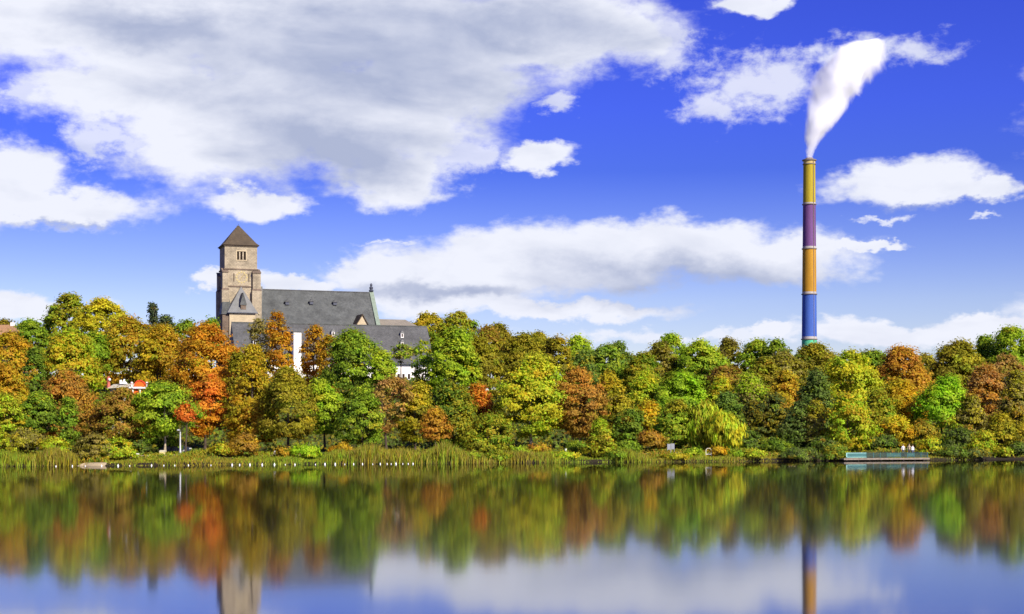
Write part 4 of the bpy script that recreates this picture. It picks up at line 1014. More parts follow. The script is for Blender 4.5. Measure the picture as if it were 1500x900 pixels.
SHRUBS = [
    (38, 630, 662, 72, 10, 'dome', 'greyolive', 'wide grey olive shrub behind the reeds at the far left', 'olive'),
    (2, 632, 668, 34, 7, 'dome', 'lime', 'yellow green shrub at the left edge behind the reeds', 'olive'),
    (80, 640, 668, 40, 8, 'dome', 'lime', 'leafy yellow green shrub right of the grey olive one', 'olivegold'),
    (142, 636, 676, 64, 5, 'dome', 'greyolive', 'rounded grey olive shrub beside the small sandy beach', 'dolive'),
    (172, 642, 678, 48, 4, 'dome', 'lime', 'bright yellow green shrub leaning over the water by the beach', 'olivegold'),
    (200, 640, 664, 40, 16, 'dome', 'dgreen', 'dark green shrub under the brown olive tree', 'dark'),
    (250, 640, 662, 36, 18, 'dome', 'green', 'fresh green shrub behind the lamp post', 'dgreen'),
    (357, 636, 670, 46, 6, 'dome', 'brown', 'red brown twiggy shrub right of the vivid orange tree', 'orangeolive'),
    (322, 648, 668, 30, 6, 'dome', 'olivegold', 'small yellowish shrub left of the red brown one', 'lime'),
    (449, 650, 671, 44, 4, 'dome', 'lime', 'bright green mound shaped shrub on the grassy bank', 'brightlime'),
    (500, 648, 664, 34, 9, 'dome', 'orangeolive', 'low orange shrub right of the bright green mound', 'gold'),
    (415, 655, 670, 24, 5, 'dome', 'orangeolive', 'small orange brown shrub left of the bright green mound', 'olive'),
    (700, 640, 670, 40, 7, 'dome', 'olive', 'olive shrub at the foot of the low spreading tree', 'green'),
    (760, 655, 674, 30, 4, 'dome', 'green', 'fresh green bushy clump among the reeds', 'brightlime'),
    (790, 650, 668, 40, 8, 'dome', 'olivegold', 'orange tinted shrub below the huge yellow tree', 'rust'),
    (826, 662, 679, 60, 2, 'dome', 'lime', 'yellow green mound overhanging the water before the chestnut', 'olivegold'),
    (850, 645, 668, 40, 10, 'dome', 'green', 'mid green shrub below the brown chestnut', 'dgreen'),
    (953, 630, 658, 42, 10, 'dome', 'brown', 'brown bush left of the white boards', 'orangeolive'),
    (918, 646, 668, 40, 8, 'dome', 'green', 'green shrub right of the conical water edge tree', 'dgreen'),
    (1015, 655, 672, 24, 3, 'dome', 'lime', 'small bright green shrub left of the white frame', 'green'),
    (1052, 655, 673, 20, 3, 'dome', 'gold', 'rusty gold bush at the water right of the white frame', 'orangeolive'),
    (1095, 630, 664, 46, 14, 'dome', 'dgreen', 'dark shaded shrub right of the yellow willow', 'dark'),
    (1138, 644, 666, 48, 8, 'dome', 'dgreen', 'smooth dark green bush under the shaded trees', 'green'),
    (1080, 662, 672, 60, 3, 'dome', 'green', 'low yellowish green fringe shrub under the willow', 'lime'),
    (1362, 640, 669, 30, 4, 'dome', 'lime', 'bright green bush at the right end of the landing stage', 'gold'),
    (1440, 632, 672, 42, 5, 'dome', 'olivegold', 'yellow olive bush hanging over the water at the right', 'lime'),
    (1470, 655, 673, 26, 3, 'dome', 'lime', 'small pale green bush right of the yellow olive one', 'olive'),
    (1385, 650, 671, 36, 6, 'dome', 'dark', 'dark shaded bush right of the landing stage', 'dgreen'),  # leaf colour darkened to stand for the shadow below the lime tree
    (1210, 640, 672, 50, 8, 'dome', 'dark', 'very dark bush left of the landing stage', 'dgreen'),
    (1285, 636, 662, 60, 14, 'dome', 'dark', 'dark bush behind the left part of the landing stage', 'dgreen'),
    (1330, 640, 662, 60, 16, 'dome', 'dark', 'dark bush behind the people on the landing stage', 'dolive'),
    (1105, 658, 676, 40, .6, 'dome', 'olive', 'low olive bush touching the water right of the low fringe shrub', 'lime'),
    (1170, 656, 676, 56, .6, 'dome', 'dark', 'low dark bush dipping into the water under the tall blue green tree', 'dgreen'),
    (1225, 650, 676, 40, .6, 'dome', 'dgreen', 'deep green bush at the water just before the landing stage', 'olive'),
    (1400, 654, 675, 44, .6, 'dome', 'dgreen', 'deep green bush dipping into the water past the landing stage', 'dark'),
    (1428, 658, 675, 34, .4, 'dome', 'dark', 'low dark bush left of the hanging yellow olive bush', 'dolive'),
    (730, 660, 680, 34, .5, 'dome', 'olive', 'small olive bush at the water below the huge yellow tree', 'green'),
    (690, 662, 681, 30, .5, 'dome', 'green', 'small green bush at the water left of the fresh green clump', 'lime'),
    (990, 664, 677, 40, .5, 'dome', 'olivegold', 'flat yellowish bush at the water below the two information boards', 'lime'),
    (905, 660, 677, 36, .8, 'dome', 'green', 'green bush at the water right of the conical tree', 'dgreen'),
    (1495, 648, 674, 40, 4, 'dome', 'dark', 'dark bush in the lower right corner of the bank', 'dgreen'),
]


def build_trees():
    for row in TREES:
        nm, px, top, bot, w, t, shp, pal, lab = row[:9]
        p2 = row[9] if len(row) > 9 else None; mm = row[10] if len(row) > 10 else 'mix'
        d, lb, bk = 1.0, 6, None
        if nm == 'bare_tree': d, lb = 0.33, 16
        if nm == 'birch_tree': d, lb, bk = 0.3, 9, None
        if 'huge yellow' in lab and px == 778: bk = PALEBARK
        if 'clear trunk' in lab: bk = PALEBARK
        if 330 < px < 634 and 98 <= t < 130 and nm not in ('bare_tree', 'birch_tree'): d, lb = 0.55, 12
        grp = G_SKY if t >= 105 else (G_SLOPE if t >= 30 else G_BANK)
        tree(nm, px, top, bot, w, t, shp, pal, lab, p2, mm, d, lb, bk, group=grp)
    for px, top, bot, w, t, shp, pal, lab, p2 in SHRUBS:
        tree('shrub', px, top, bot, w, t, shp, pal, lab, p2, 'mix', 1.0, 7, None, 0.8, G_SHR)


build_trees()

# ------------------------------------------------------------------ reeds, bank grass, undergrowth
def blades(name, n, spot, hgt, pals, wid, label, mat_=REED, lean=0.25, kind='stuff'):
    r = np.random.default_rng(hash(name) % 1000 if False else len(name) * 17 + n)
    x, y = spot(r, n); z = ground_z(x, y); z = np.where(z < -0.15, -0.15, z)
    h = hgt(r, x, y) * r.uniform(0.6, 1.15, len(x))
    a = r.random(len(x)) * math.pi; ln = r.normal(0, lean, (len(x), 2)) * h[:, None]
    wv = np.stack([np.cos(a), np.sin(a) * 0.5, 0 * a], 1) * wid * r.uniform(0.6, 1.4, (len(x), 1))
    b = np.stack([x, y, z - 0.05], 1)
    mid = b + np.stack([ln[:, 0] * .35, ln[:, 1] * .35, h * .6], 1); tip = b + np.stack([ln[:, 0], ln[:, 1], h], 1)
    v = np.stack([b - wv * .5, b + wv * .5, mid + wv * .5, tip, mid - wv * .5], 1).reshape(-1, 3)
    i = np.arange(len(x))[:, None] * 5
    f = np.concatenate([i + np.array([[0, 1, 2, 4]]), i + np.array([[4, 2, 3, 3]])])
    # two meshes worth of faces: a quad and a triangle written as one five-cornered blade
    f = i + np.array([[0, 1, 2, 3, 4]])
    pal = np.concatenate([PAL[p] for p in pals]); patch = np.sin(x * 0.33 + 1.3) * 0.5 + np.sin(x * 0.11 + y * 0.2) * 0.5
    k = np.clip(((patch * 0.35 + 0.5 + r.normal(0, 0.22, len(x))) * len(pal)).astype(int), 0, len(pal) - 1)
    c = pal[k] * r.uniform(0.35, 0.75, (len(x), 1))
    o = raw_mesh(name, v, f, np.repeat(np.clip(c, 0, .9), 5, 0), mat_)
    return tag(o, label, name.replace('_', ' '), None, kind)


def px_of(x, y): return 750 + F * x / y


REED_H = np.array([[-40, 1.7], [0, 1.6], [40, 1.9], [60, 2.2], [95, 2.2], [112, 1.3], [118, 0.1], [150, 0.1], [160, 0.4], [190, 0.5], [250, 0.55], [330, 0.6], [400, 0.6], [465, 0.8], [490, 1.7], [540, 2.0], [580, 2.5], [600, 2.0], [650, 2.3], [690, 1.7], [715, 1.0], [740, 1.7], [780, 1.2], [850, 0.8], [870, 0.1], [890, 0.8], [915, 1.3], [940, 1.2], [960, 0.5], [1010, 0.5], [1060, 0.5], [1100, 0.5], [1150, 0.35], [1180, 0.15], [1235, 0.05], [1370, 0.25], [1400, 0.35], [1430, 0.05], [1540, 0.1]])


def reed_spot(r, n):
    x = r.uniform(-68, 85, n); s = np.where(r.random(n) < 0.09, r.uniform(-0.7, 0.1, n), r.uniform(0.0, 4.2, n))
    return x, shore(x) + s


def reed_h(r, x, y):
    p = px_of(x, y); h = np.interp(p, REED_H[:, 0], REED_H[:, 1])
    return h * (0.8 + 0.3 * np.sin(x * 0.9) * np.sin(x * 0.37 + 2))


blades('reeds', 42000, reed_spot, reed_h, ['green', 'lime', 'olive', 'tan', 'olivegold'], 0.075, 'tall green and straw coloured reeds fringing the far bank', lean=0.16)


def grass_spot(r, n):
    x = r.uniform(-72, 92, n); s = 1.2 + r.random(n) ** 1.3 * 26
    p = px_of(x, shore(x) + s); keep = (p < 1150) | (r.random(n) < 0.12) | ((p > 1372) & (p < 1420))
    return x[keep], (shore(x) + s)[keep]


blades('bank_grass', 40000, grass_spot, lambda r, x, y: 0.45 + 0.3 * np.sin(x * 0.8) * np.sin(x * 0.23 + 1), ['olive', 'lime', 'olivegold', 'green', 'orangeolive'], 0.16, 'rough yellow green grass growing on the far bank', lean=0.5)


def build_undergrowth():
    r = np.random.default_rng(77); n = 120000
    x = r.uniform(-120, 170, n); s = 9 + r.random(n) * 240
    y = shore(x) + s
    hump = 0.5 + 1.2 * (np.sin(x * 0.7 + s * 0.5) * np.sin(x * 0.31 - s * 0.23) * 0.5 + 0.5)
    z = ground_z(x, y) + r.random(n) * hump * (0.25 + 0.75 * ss(12, 45, s))
    nrm = r.normal(size=(n, 3)) * 0.7 + np.array([0, -0.4, 0.8])
    pal = np.concatenate([PAL['dgreen'], PAL['dark'], PAL['dolive']])
    c = pal[r.integers(0, len(pal), n)] * r.uniform(0.7, 1.2, (n, 1))
    v, f, cc = leaves(np.stack([x, y, z], 1), nrm, r.uniform(0.35, 0.8, n), c, r)
    tag(raw_mesh('undergrowth', v, f, cc, LEAF), 'dark green leafy undergrowth between the trees on the slope', 'undergrowth', None, 'stuff')


build_undergrowth()

# ------------------------------------------------------------------ small things on the far bank
def gz(x, y): return float(ground_z(x, y))


def spot(px, t):
    Y = depth(px, t); X = (px - 750) * Y / F
    return X, Y, gz(X, Y), Y / F


def build_house():
    X, Y, z, k = spot(6, 132)
    top = CAMZ + (HOR - 476) * k
    h = empty('brown_roofed_house', (X, Y, z), math.radians(-6), 'house with a brown hipped roof at the left edge of the hill', 'house')
    H = top - z; e = H - 3.0; hx, hy = 5.2, 4.2
    bm = bmesh.new(); B(bm, -hx + .6, hx - .6, -hy + .6, hy - .6, -.5, e); obj('wall', bm, STONE_PALE, h)
    bm = bmesh.new(); poly(bm, [(-hx, -hy, e), (hx, -hy, e), (hx, hy, e), (-hx, hy, e), (-2.6, 0, H), (2.0, 0, H)], [(0, 1, 5, 4), (1, 2, 5), (2, 3, 4, 5), (3, 0, 4), (3, 2, 1, 0)])
    rf = obj('roof', bm, HOUSEROOF, h)
    bm = bmesh.new(); B(bm, 1.5, 2.2, -.4, .3, H - .8, H + .45); obj('chimney', bm, WHITEWALL, rf)
    for x in (-2.8, 0, 2.8):
        bm = bmesh.new(); B(bm, x - .5, x + .5, -hy + .56, -hy + .62, e - 2.2, e - .8); obj('window', bm, OPENING, h)


RED = mat('red_paint', (0.72, 0.06, 0.015), 0.45, 0.12, 1.0, 0.4)
ORANGE = mat('orange_red_paint', (0.85, 0.13, 0.01), 0.45, 0.1, 1.0, 0.4)
CREAM = mat('cream_paint', (0.50, 0.46, 0.31), 0.5, 0.06, 1.0)
PINK = mat('pink_globe', (0.82, 0.60, 0.56), 0.35, 0.05, 2.0, 0.5)
GREYM = mat('galvanised_steel', (0.42, 0.42, 0.40), 0.5, 0.12, 4.0, 0.5, metal=0.3)
TURQ = mat('turquoise_paint', (0.022, 0.105, 0.098), 0.5, 0.15, 2.0, 0.4)  # colour lowered for the shade lying on the landing stage
TURQ_D = mat('shaded_turquoise', (0.014, 0.04, 0.037), 0.6, 0.3, 2.0, 0.3)  # darker turquoise, with the shade on the railing put into the colour
PLANK = mat('weathered_planks', (0.20, 0.165, 0.125), 0.85, 0.3, 2.0, 0.1, streak=(1, 8, 1))
DARKWOOD = mat('wet_timber', (0.07, 0.055, 0.04), 0.8, 0.3, 3.0)
GLASS = mat('dark_glass', (0.02, 0.025, 0.03), 0.08, 0.1, 1.0, 0.6)
CARP = mat('dark_blue_car_paint', (0.02, 0.028, 0.05), 0.25, 0.1, 1.0, 0.6)
TYRE = mat('tyre_rubber', (0.02, 0.02, 0.02), 0.9, 0.2, 5.0)
LAMPW = mat('lamp_glass', (0.75, 0.75, 0.7), 0.2, 0.05, 1.0, 0.5)
SAND = mat('beach_sand', (0.30, 0.235, 0.14), 0.95, 0.2, 1.2, 0.1)
SKIN = mat('skin', (0.52, 0.32, 0.22), 0.6, 0.06, 5.0)


def build_pavilion():
    X, Y, z, k = spot(205, 50)
    P = lambda px: (px - 205) * k
    Q = lambda py: CAMZ + (HOR - py) * k - z
    p = empty('fairground_pavilion', (X, Y, z), 0, 'red and white fairground pavilion with round red arch and pale globes among the autumn trees', 'pavilion')
    x0, x1 = P(187), P(224)
    bm = bmesh.new(); B(bm, x0 + .15, x1 - .15, 0.3, 3.5, -.4, Q(569.5)); obj('wall', bm, RED, p)
    bm = bmesh.new(); B(bm, x0 - .1, x1 + .3, -.25, 3.7, Q(569.4), Q(567)); obj('cornice', bm, WHITE, p)
    for a, b in ((188.5, 193), (195.5, 203.5), (206.5, 214), (215.5, 222)):
        bm = bmesh.new(); B(bm, P(a), P(b), .22, .297, 0.8, Q(570.5)); obj('panel', bm, ORANGE, p)
    for c in (187.6, 194.3, 205, 214.8, 223.2):
        bm = bmesh.new(); lathe(bm, [(.16, 0), (.13, .2), (.11, Q(571)), (.17, Q(569.6))], 10, P(c), .08); obj('post', bm, WHITE, p)
    xc, r = P(205), 8.2 * k
    zc = Q(566.9)
    bm = bmesh.new(); n = 20
    ring = [(xc + r * math.cos(math.pi * i / n), zc + 1.15 * r * math.sin(math.pi * i / n)) for i in range(n + 1)]
    poly(bm, [(x, 0, zz) for x, zz in ring] + [(x, .5, zz) for x, zz in ring], [tuple(range(n + 1)), tuple(range(2 * n + 1, n, -1))] + [(i, i + n + 1, i + n + 2, i + 1) for i in range(n)] + [(n, 2 * n + 1, n + 1, 0)])
    ar = obj('arch', bm, ORANGE, p)
    bm = bmesh.new()
    for i in range(n):
        a, b = ring[i], ring[i + 1]
        f = lambda q, s: (xc + (q[0] - xc) * s, zc + .01 + (q[1] - zc) * s)
        i0, i1, o0, o1 = f(a, .93), f(b, .93), f(a, 1.06), f(b, 1.06)
        hexa(bm, [(o0[0], -.12, o0[1]), (o1[0], -.12, o1[1]), (o1[0], -.004, o1[1]), (o0[0], -.004, o0[1]), (i0[0], -.12, i0[1]), (i1[0], -.12, i1[1]), (i1[0], -.004, i1[1]), (i0[0], -.004, i0[1])])
    bmesh.ops.remove_doubles(bm, verts=bm.verts[:], dist=0.0005)
    obj('arch_trim', bm, RED, ar)
    for c in (192.6, 214.6):
        bm = bmesh.new(); bmesh.ops.create_uvsphere(bm, u_segments=14, v_segments=10, radius=.2, matrix=Matrix.Translation((P(c), .2, Q(561.3))))
        g = obj('globe', bm, PINK, p, True)
        bm = bmesh.new(); tube(bm, (P(c), .2, Q(567)), (P(c), .2, Q(562.9)), .07); obj('globe_stem', bm, WHITE, g)
    # low cream awning to the left with two ornaments
    bm = bmesh.new(); a, b = P(159), P(190)
    hexa(bm, [(a, -.6, Q(569.5)), (b, -.6, Q(567.4)), (b, 3, Q(565.5)), (a, 3, Q(566.5)), (a, -.6, Q(568.6)), (b, -.6, Q(566.5)), (b, 3, Q(561.5)), (a, 3, Q(562.5))])
    aw = obj('awning', bm, CREAM, p)
    bm = bmesh.new(); B(bm, a + .2, b - .2, .2, 3.0, -.4, Q(569.8)); obj('side_wall', bm, CREAM, p)
    bm = bmesh.new(); c = P(157.5)
    lathe(bm, [(.32, Q(569.5)), (.27, Q(563)), (.2, Q(560.5)), (.30, Q(557.5)), (.28, Q(554)), (.15, Q(552)), (.03, Q(551))], 14, c, .6)
    tu = obj('turret', bm, mat('faded_red', (.42, .10, .06), .6, .3, 3), p, True)
    bm = bmesh.new(); bmesh.ops.create_uvsphere(bm, u_segments=12, v_segments=8, radius=.22, matrix=Matrix.Translation((P(159.6), .35, Q(556.2)))); obj('turret_ball', bm, WHITE, tu, True)
    # white curled ornament on the awning ridge
    zz = Q(562.0)
    pts = [(171.3, 0.0), (171.3, .55), (173.6, .62), (174.8, .30), (176.2, .22), (177.3, .75), (178.6, .72), (178.6, .42), (180.5, .25), (182.5, 0.0)]
    bm = bmesh.new(); m = len(pts)
    poly(bm, [(P(x), 1.6, zz + h * 1.0) for x, h in pts] + [(P(x), 2.0, zz + h) for x, h in pts], [tuple(range(m)), tuple(range(2 * m - 1, m - 1, -1))] + [(i, i + m, (i + 1) % m + m, (i + 1) % m) for i in range(m)])
    obj('crest', bm, WHITE, aw)


def build_lamp():
    X, Y, z, k = spot(264, 9)
    l = empty('lamp_post', (X, Y, z), 0, 'slim grey lamp post on the bank between green and orange trees', 'lamp post')
    top = CAMZ + (HOR - 633) * k - z
    bm = bmesh.new(); lathe(bm, [(.17, 0), (.17, .5), (.13, .6), (.09, top)], 12); obj('pole', bm, GREYM, l, True)
    bm = bmesh.new(); tube(bm, (0, 0, top - .01), (0, -.25, top + .25), .05); tube(bm, (0, -.25, top + .25), (0, -.8, top + .3), .045); obj('arm', bm, GREYM, l)
    bm = bmesh.new(); hexa(bm, [(-.13, -1.35, top + .22), (.13, -1.35, top + .22), (.16, -.75, top + .2), (-.16, -.75, top + .2), (-.08, -1.3, top + .36), (.08, -1.3, top + .36), (.1, -.78, top + .38), (-.1, -.78, top + .38)])
    hd = obj('lamp_head', bm, GREYM, l)
    bm = bmesh.new(); B(bm, -.1, .1, -1.28, -.85, top + .16, top + .215); obj('diffuser', bm, LAMPW, hd)


def build_car():
    X, Y, z, k = spot(256.5, 19)
    z += .05
    c = empty('parked_car', (X, Y, z), math.radians(4), 'dark blue car parked under the trees right beside the lamp post', 'car')
    prof = [(-2.1, .35), (-2.15, .75), (-1.95, .92), (-1.45, .97), (-.75, 1.42), (.55, 1.45), (1.25, .98), (2.0, .86), (2.12, .6), (2.1, .35)]
    n = len(prof)
    bm = bmesh.new()
    W = lambda h: .86 if h < 1.0 else .66
    poly(bm, [(x, -W(h), h) for x, h in prof] + [(x, W(h), h) for x, h in prof], [tuple(range(n)), tuple(range(2 * n - 1, n - 1, -1))] + [(i, i + n, (i + 1) % n + n, (i + 1) % n) for i in range(n)])
    obj('body', bm, CARP, c)
    for s in (-1, 1):
        for pts in ([(-1.3, 1.0), (-.75, 1.36), (-.1, 1.38), (-.1, 1.0)], [(0, 1.0), (0, 1.38), (.5, 1.38), (1.1, 1.0)]):
            f = lambda h, d: s * ((.86 - (h - .97) * .445) + d)
            bm = bmesh.new(); poly(bm, [(x, f(h, .003), h) for x, h in pts] + [(x, f(h, .02), h) for x, h in pts], [(0, 1, 2, 3), (7, 6, 5, 4)] + [(i, i + 4, (i + 1) % 4 + 4, (i + 1) % 4) for i in range(4)]); obj('side_window', bm, GLASS, c)
        for x in (-1.35, 1.35):
            bm = bmesh.new(); tube(bm, (x, s * .68, .33), (x, s * .88, .33), .33, n=18); w = obj('wheel', bm, TYRE, c)
            bm = bmesh.new(); tube(bm, (x, s * .883, .33), (x, s * .9, .33), .2, n=14); obj('rim', bm, GREYM, w)
        bm = bmesh.new(); B(bm, 2.06, 2.15, s * .6 - .16, s * .6 + .16, .6, .76); obj('headlight', bm, LAMPW, c)


def build_bits():
    # pale bench slab, box, boards, frame, posts
    X, Y, z, k = spot(196.5, 6)
    b = empty('white_bench', (X, Y, z), 0, 'low white stone bench under the brown olive tree near the beach', 'bench')
    bm = bmesh.new(); B(bm, -.62, .62, -.22, .22, .42, .55); obj('seat', bm, WHITEWALL, b)
    for s in (-.42, .42):
        bm = bmesh.new(); B(bm, s - .09, s + .09, -.18, .18, 0, .418); obj('leg', bm, WHITEWALL, b)
    X, Y, z, k = spot(238, 9)
    b = empty('grit_bin', (X, Y, z), 0, 'pale yellow lidded storage bin beside the trunk of the green tree', 'bin')
    bm = bmesh.new(); hexa(bm, [(-.3, -.22, 0), (.3, -.22, 0), (.3, .22, 0), (-.3, .22, 0), (-.36, -.27, .5), (.36, -.27, .5), (.36, .27, .5), (-.36, .27, .5)]); obj('body', bm, mat('pale_yellow_plastic', (.72, .62, .28), .5, .08, 3), b)
    bm = bmesh.new(); hexa(bm, [(-.4, -.31, .503), (.4, -.31, .503), (.4, .31, .503), (-.4, .31, .503), (-.34, -.24, .64), (.34, -.24, .64), (.34, .26, .7), (-.34, .26, .7)]); obj('lid', bm, CREAM, b)
    for px, t, lab in ((980, 7, 'grey white information board left of its twin under the round green tree'), (985.5, 7.4, 'grey white information board right of its twin, nearer the willow')):
        X, Y, z, k = spot(px, t)
        b = empty('notice_board', (X, Y, z), 0, lab, 'sign', 'information boards')
        bm = bmesh.new(); B(bm, -.2, .2, -.03, .03, .55, 1.35); obj('panel', bm, mat('board_grey', (.26, .27, .29), .6, .1, 3), b)
        for s in (-.22, .22):
            bm = bmesh.new(); B(bm, s - .018, s + .018, -.03, .03, 0, 1.4); obj('post', bm, GREYM, b)
    X, Y, z, k = spot(1038, 3)
    a = empty('garden_arch', (X, Y, z), 0, 'small white wooden arch at the water edge beside the yellow willow', 'arch')
    for s in (-.46, .46):
        bm = bmesh.new(); B(bm, s - .07, s + .07, -.07, .07, -.1, 1.25); obj('post', bm, CREAM, a)
    bm = bmesh.new(); n = 10
    for i in range(n):
        t0, t1 = math.pi * i / n, math.pi * (i + 1) / n
        q = lambda t, r: (r * math.cos(t), 1.25 + r * .8 * math.sin(t))
        p0, p1, p2, p3 = q(t0, .39), q(t1, .39), q(t1, .53), q(t0, .53)
        hexa(bm, [(p[0], -.06, p[1] + .003) for p in (p0, p1, p2, p3)] + [(p[0], .06, p[1] + .003) for p in (p0, p1, p2, p3)])
    bmesh.ops.remove_doubles(bm, verts=bm.verts[:], dist=0.0005)
    obj('arch_bow', bm, CREAM, a); a.scale = (.8, .8, .8)
    bm = bmesh.new(); B(bm, -.387, .387, -.03, .03, .55, .63); obj('rail', bm, WHITE, a)
    for px, t, h, lab in ((829, 5, 1.1, 'white post beside the dark trunk left of the brown chestnut'), (402.5, 8, .62, 'short white post left of a dark trunk by the bright green mound'),
                          (408, 8, .5, 'shorter white post right of a dark trunk by the bright green mound')):
        X, Y, z, k = spot(px, t)
        b = empty('marker_post', (X, Y, z), 0, lab, 'post')
        bm = bmesh.new(); lathe(bm, [(.14, -.1), (.14, h - .1), (.1, h - .02), (.02, h)], 10); obj('post', bm, WHITE, b, True)
        bm = bmesh.new(); lathe(bm, [(.145, h * .6), (.145, h * .6 + .08)], 10); obj('band', bm, GREYM, b)
    # sandy beach and a strip of path
    xs = np.linspace(110, 156, 14); pts = []
    for i, px in enumerate(xs):
        sp = max(math.sin(math.pi * i / 13), .06) ** .6
        for t in (.1 - .8 * sp, .1, .1 + .55 * sp + .12 * math.sin(i * 1.7) * sp):
            X, Y, z, k = spot(px, t); pts.append((X, Y, max(z, -.2) + .03 + (.02 if t > 0 else 0)))
    bm = bmesh.new(); poly(bm, pts, [(i * 3 + j, i * 3 + 3 + j, i * 3 + 4 + j, i * 3 + 1 + j) for i in range(13) for j in (0, 1)]); tag(obj('beach_sand', bm, SAND), kind='structure')
    pts = []; xs = np.linspace(180, 1180, 120)
    for px in xs:
        for t in (7.2, 8.4):
            X, Y, z, k = spot(px, t); pts.append((X, Y, z + .06))
    bm = bmesh.new(); poly(bm, pts, [(i * 2, i * 2 + 2, i * 2 + 3, i * 2 + 1) for i in range(119)]); tag(obj('path', bm, mat('pale_gravel', (.36, .29, .19), .95, .2, 3.0, .1)), kind='structure')


def build_jetty():
    x0, x1 = 1240.0, 1360.0
    X0, Y0, _, k = spot(x0, -2.2); X1 = (x1 - 750) * depth(x1, -2.2) / F; Y1 = depth(x1, -2.2)
    ang = math.atan2(Y1 - Y0, X1 - X0); L_ = math.hypot(X1 - X0, Y1 - Y0)
    j = empty('landing_stage', (X0, Y0, 0), ang, 'long low wooden landing stage with turquoise railing on the right bank', 'jetty')
    bm = bmesh.new(); n = 60
    for i in range(n):
        a = -.4 + i * (L_ + .6) / n; B(bm, a, a + (L_ + .6) / n - .012, 0, 2.6, .30, .36)
    B(bm, -.4, L_ + .2, .05, 2.55, .2, .297)
    obj('deck', bm, PLANK, j)
    bm = bmesh.new(); B(bm, -.4, L_ + .2, -.05, -.003, .16, .40); obj('edge_board', bm, PLANK, j)
    for i in range(8):
        a = .2 + i * (L_ - .4) / 7
        bm = bmesh.new(); tube(bm, (a, .3, -1.2), (a, .3, .197), .1); obj('pile', bm, DARKWOOD, j)
    zt, zb = 1.16, .50
    Lb = 32 * k
    # bright panelled end
    bm = bmesh.new(); B(bm, .14, Lb - .04, .1, .14, zb + .08, zt - .08); pn = obj('end_panel', bm, TURQ, j)
    bm = bmesh.new(); B(bm, 0, Lb, .07, .16, zt - .077, zt); B(bm, 0, .137, .07, .16, zb, zt - .08); B(bm, 0.0, Lb, .07, .16, zb, zb + .077); bmesh.ops.remove_doubles(bm, verts=bm.verts[:], dist=.004)
    obj('panel_frame', bm, mat('pale_turquoise', (.24, .46, .42), .5, .1, 2), pn)
    # railing beyond it
    nb = 9
    for i in range(nb + 1):
        a = Lb + .05 + i * (L_ - Lb - .1) / nb
        bm = bmesh.new(); B(bm, a - .035, a + .035, .09, .16, .363, zt + .02); obj('railing_post', bm, TURQ, j)
    for zz in (zt - .08, zb):
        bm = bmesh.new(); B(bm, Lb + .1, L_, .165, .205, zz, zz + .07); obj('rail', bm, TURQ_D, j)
    for i in range(nb):
        a = Lb + .05 + i * (L_ - Lb - .1) / nb; b = Lb + .05 + (i + 1) * (L_ - Lb - .1) / nb
        bm = bmesh.new(); m = 9
        for q in range(m):
            x = a + .07 + (b - a - .1) * (q + .5) / m; B(bm, x - .03, x + .03, .12, .15, zb + .073, zt - .083)
        B(bm, a + .05, b - .05, .125, .145, (zb + zt) / 2 - .03, (zb + zt) / 2 + .03)
        obj('railing_infill', bm, TURQ if i in (3, 4, 6) else TURQ_D, j)


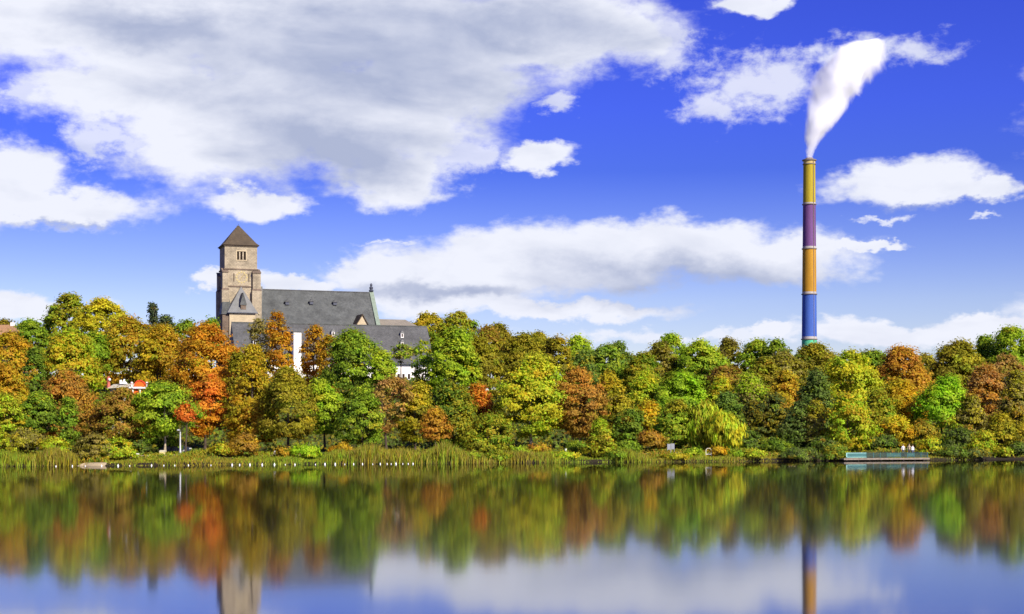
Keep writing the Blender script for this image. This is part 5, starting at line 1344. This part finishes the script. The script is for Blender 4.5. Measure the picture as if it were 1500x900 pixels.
def person(px, t, label, shirt, trousers, hair, turn, h=1.72):
    X, Y, z, k = spot(px, t)
    p = empty('person', (X, Y, z), turn, label, 'person', 'people on the bank')
    s = h / 1.72
    J = [((0, 0, .93), .14), ((0, 0, 1.08), .125), ((0, .01, 1.25), .15), ((0, .01, 1.40), .13), ((0, 0, 1.47), .055), ((0, -.01, 1.56), .075), ((0, -.015, 1.65), .09), ((0, -.01, 1.71), .05)]
    E = [(0, 1), (1, 2), (2, 3), (3, 4), (4, 5), (5, 6), (6, 7)]
    for sd in (-1, 1):
        b = len(J)
        J += [((sd * .10, 0, .86), .10), ((sd * .11, -.01, .48), .065), ((sd * .11, .01, .10), .042), ((sd * .115, -.12, .04), .035)]
        E += [(0, b), (b, b + 1), (b + 1, b + 2), (b + 2, b + 3)]
        b = len(J)
        J += [((sd * .20, .01, 1.38), .06), ((sd * .26, .02, 1.10), .042), ((sd * .25, -.08, .86), .030), ((sd * .245, -.11, .77), .035)]
        E += [(3, b), (b, b + 1), (b + 1, b + 2), (b + 2, b + 3)]
    me = bpy.data.meshes.new('body'); me.from_pydata([tuple(c * s for c in v) for v, _ in J], E, [])
    o = link(bpy.data.objects.new('body', me), p)
    sk = o.modifiers.new('skin', 'SKIN'); o.modifiers.new('sub', 'SUBSURF').levels = 1; o.modifiers['sub'].render_levels = 2
    for i, (_, r) in enumerate(J):
        me.skin_vertices[0].data[i].radius = (r * s, r * s * .8)
    me.skin_vertices[0].data[0].use_root = True
    m = bpy.data.materials.new('clothed_figure'); m.use_nodes = True; nt = m.node_tree; pb = nt.nodes['Principled BSDF']; pb.inputs['Roughness'].default_value = .8
    tc = nt.nodes.new('ShaderNodeTexCoord'); sp = nt.nodes.new('ShaderNodeSeparateXYZ'); rp = nt.nodes.new('ShaderNodeValToRGB'); rp.color_ramp.interpolation = 'CONSTANT'
    nt.links.new(tc.outputs['Object'], sp.inputs[0]); mr = nt.nodes.new('ShaderNodeMapRange'); mr.inputs[2].default_value = 1.75 * s
    nt.links.new(sp.outputs[2], mr.inputs[0]); nt.links.new(mr.outputs[0], rp.inputs[0]); nt.links.new(rp.outputs[0], pb.inputs['Base Color'])
    el = rp.color_ramp.elements; el[0].position = 0; el[0].color = (.03, .03, .03, 1); el[1].position = .05; el[1].color = (*trousers, 1)
    for pos, c in ((.55, shirt), (.83, (.50, .31, .22))):
        e = el.new(pos); e.color = (*c, 1)
    me.materials.append(m)
    bm = bmesh.new(); bmesh.ops.create_uvsphere(bm, u_segments=12, v_segments=8, radius=.102 * s, matrix=Matrix.Translation((0, .02 * s, 1.67 * s)))
    obj('hair', bm, mat('hair', hair, .7, .2, 8), p, True)


def build_floats():
    xs = [82, 106, 125, 149, 173, 190, 222, 240, 256, 276, 309, 340, 351, 366, 384, 402, 418, 432, 462, 476, 491, 505, 518, 531, 546, 557, 567, 573, 580, 590, 598, 605]
    big = {173, 340, 366, 384, 402, 476, 491, 580}
    first = None
    for i, px in enumerate(xs):
        t = -1.3 - .3 * math.sin(i * 1.9); Y = depth(px, t); X = (px - 750) * Y / F
        sc = .66 if px in big else .44 + .1 * math.sin(i * 2.3)
        if first is None:
            o = empty('mooring_float', (X, Y, 0), 0, 'small white float bobbing in the row along the far bank', 'float', 'white floats along the far bank')
            bm = bmesh.new(); lathe(bm, [(.02, -.14), (.11, -.1), (.155, 0), (.15, .1), (.1, .2), (.06, .25)], 12); obj('float_body', bm, WHITE, o, True)
            bm = bmesh.new(); lathe(bm, [(.045, .252), (.045, .36), (.02, .4)], 8); obj('float_neck', bm, WHITE, o)
            first = o
        else:
            o = first.copy(); C.objects.link(o); o.location = (X, Y, 0)
            for ch in list(first.children):
                c = ch.copy(); C.objects.link(c); c.parent = o
        o.scale = (sc, sc, sc)


build_house(); build_pavilion(); build_lamp(); build_car(); build_bits(); build_jetty(); build_floats()
person(1323, 1.6, 'person in a white top standing left of a couple behind the turquoise railing', (.75, .74, .7), (.06, .07, .1), (.05, .03, .02), .3)
person(1332, 1.7, 'person in a tan jacket, left one of the couple behind the turquoise railing', (.36, .27, .17), (.05, .05, .06), (.12, .08, .04), -.2, 1.78)
person(1337, 1.5, 'person in a white jacket, right one of the couple behind the turquoise railing', (.8, .8, .78), (.08, .09, .14), (.03, .02, .02), .5, 1.68)
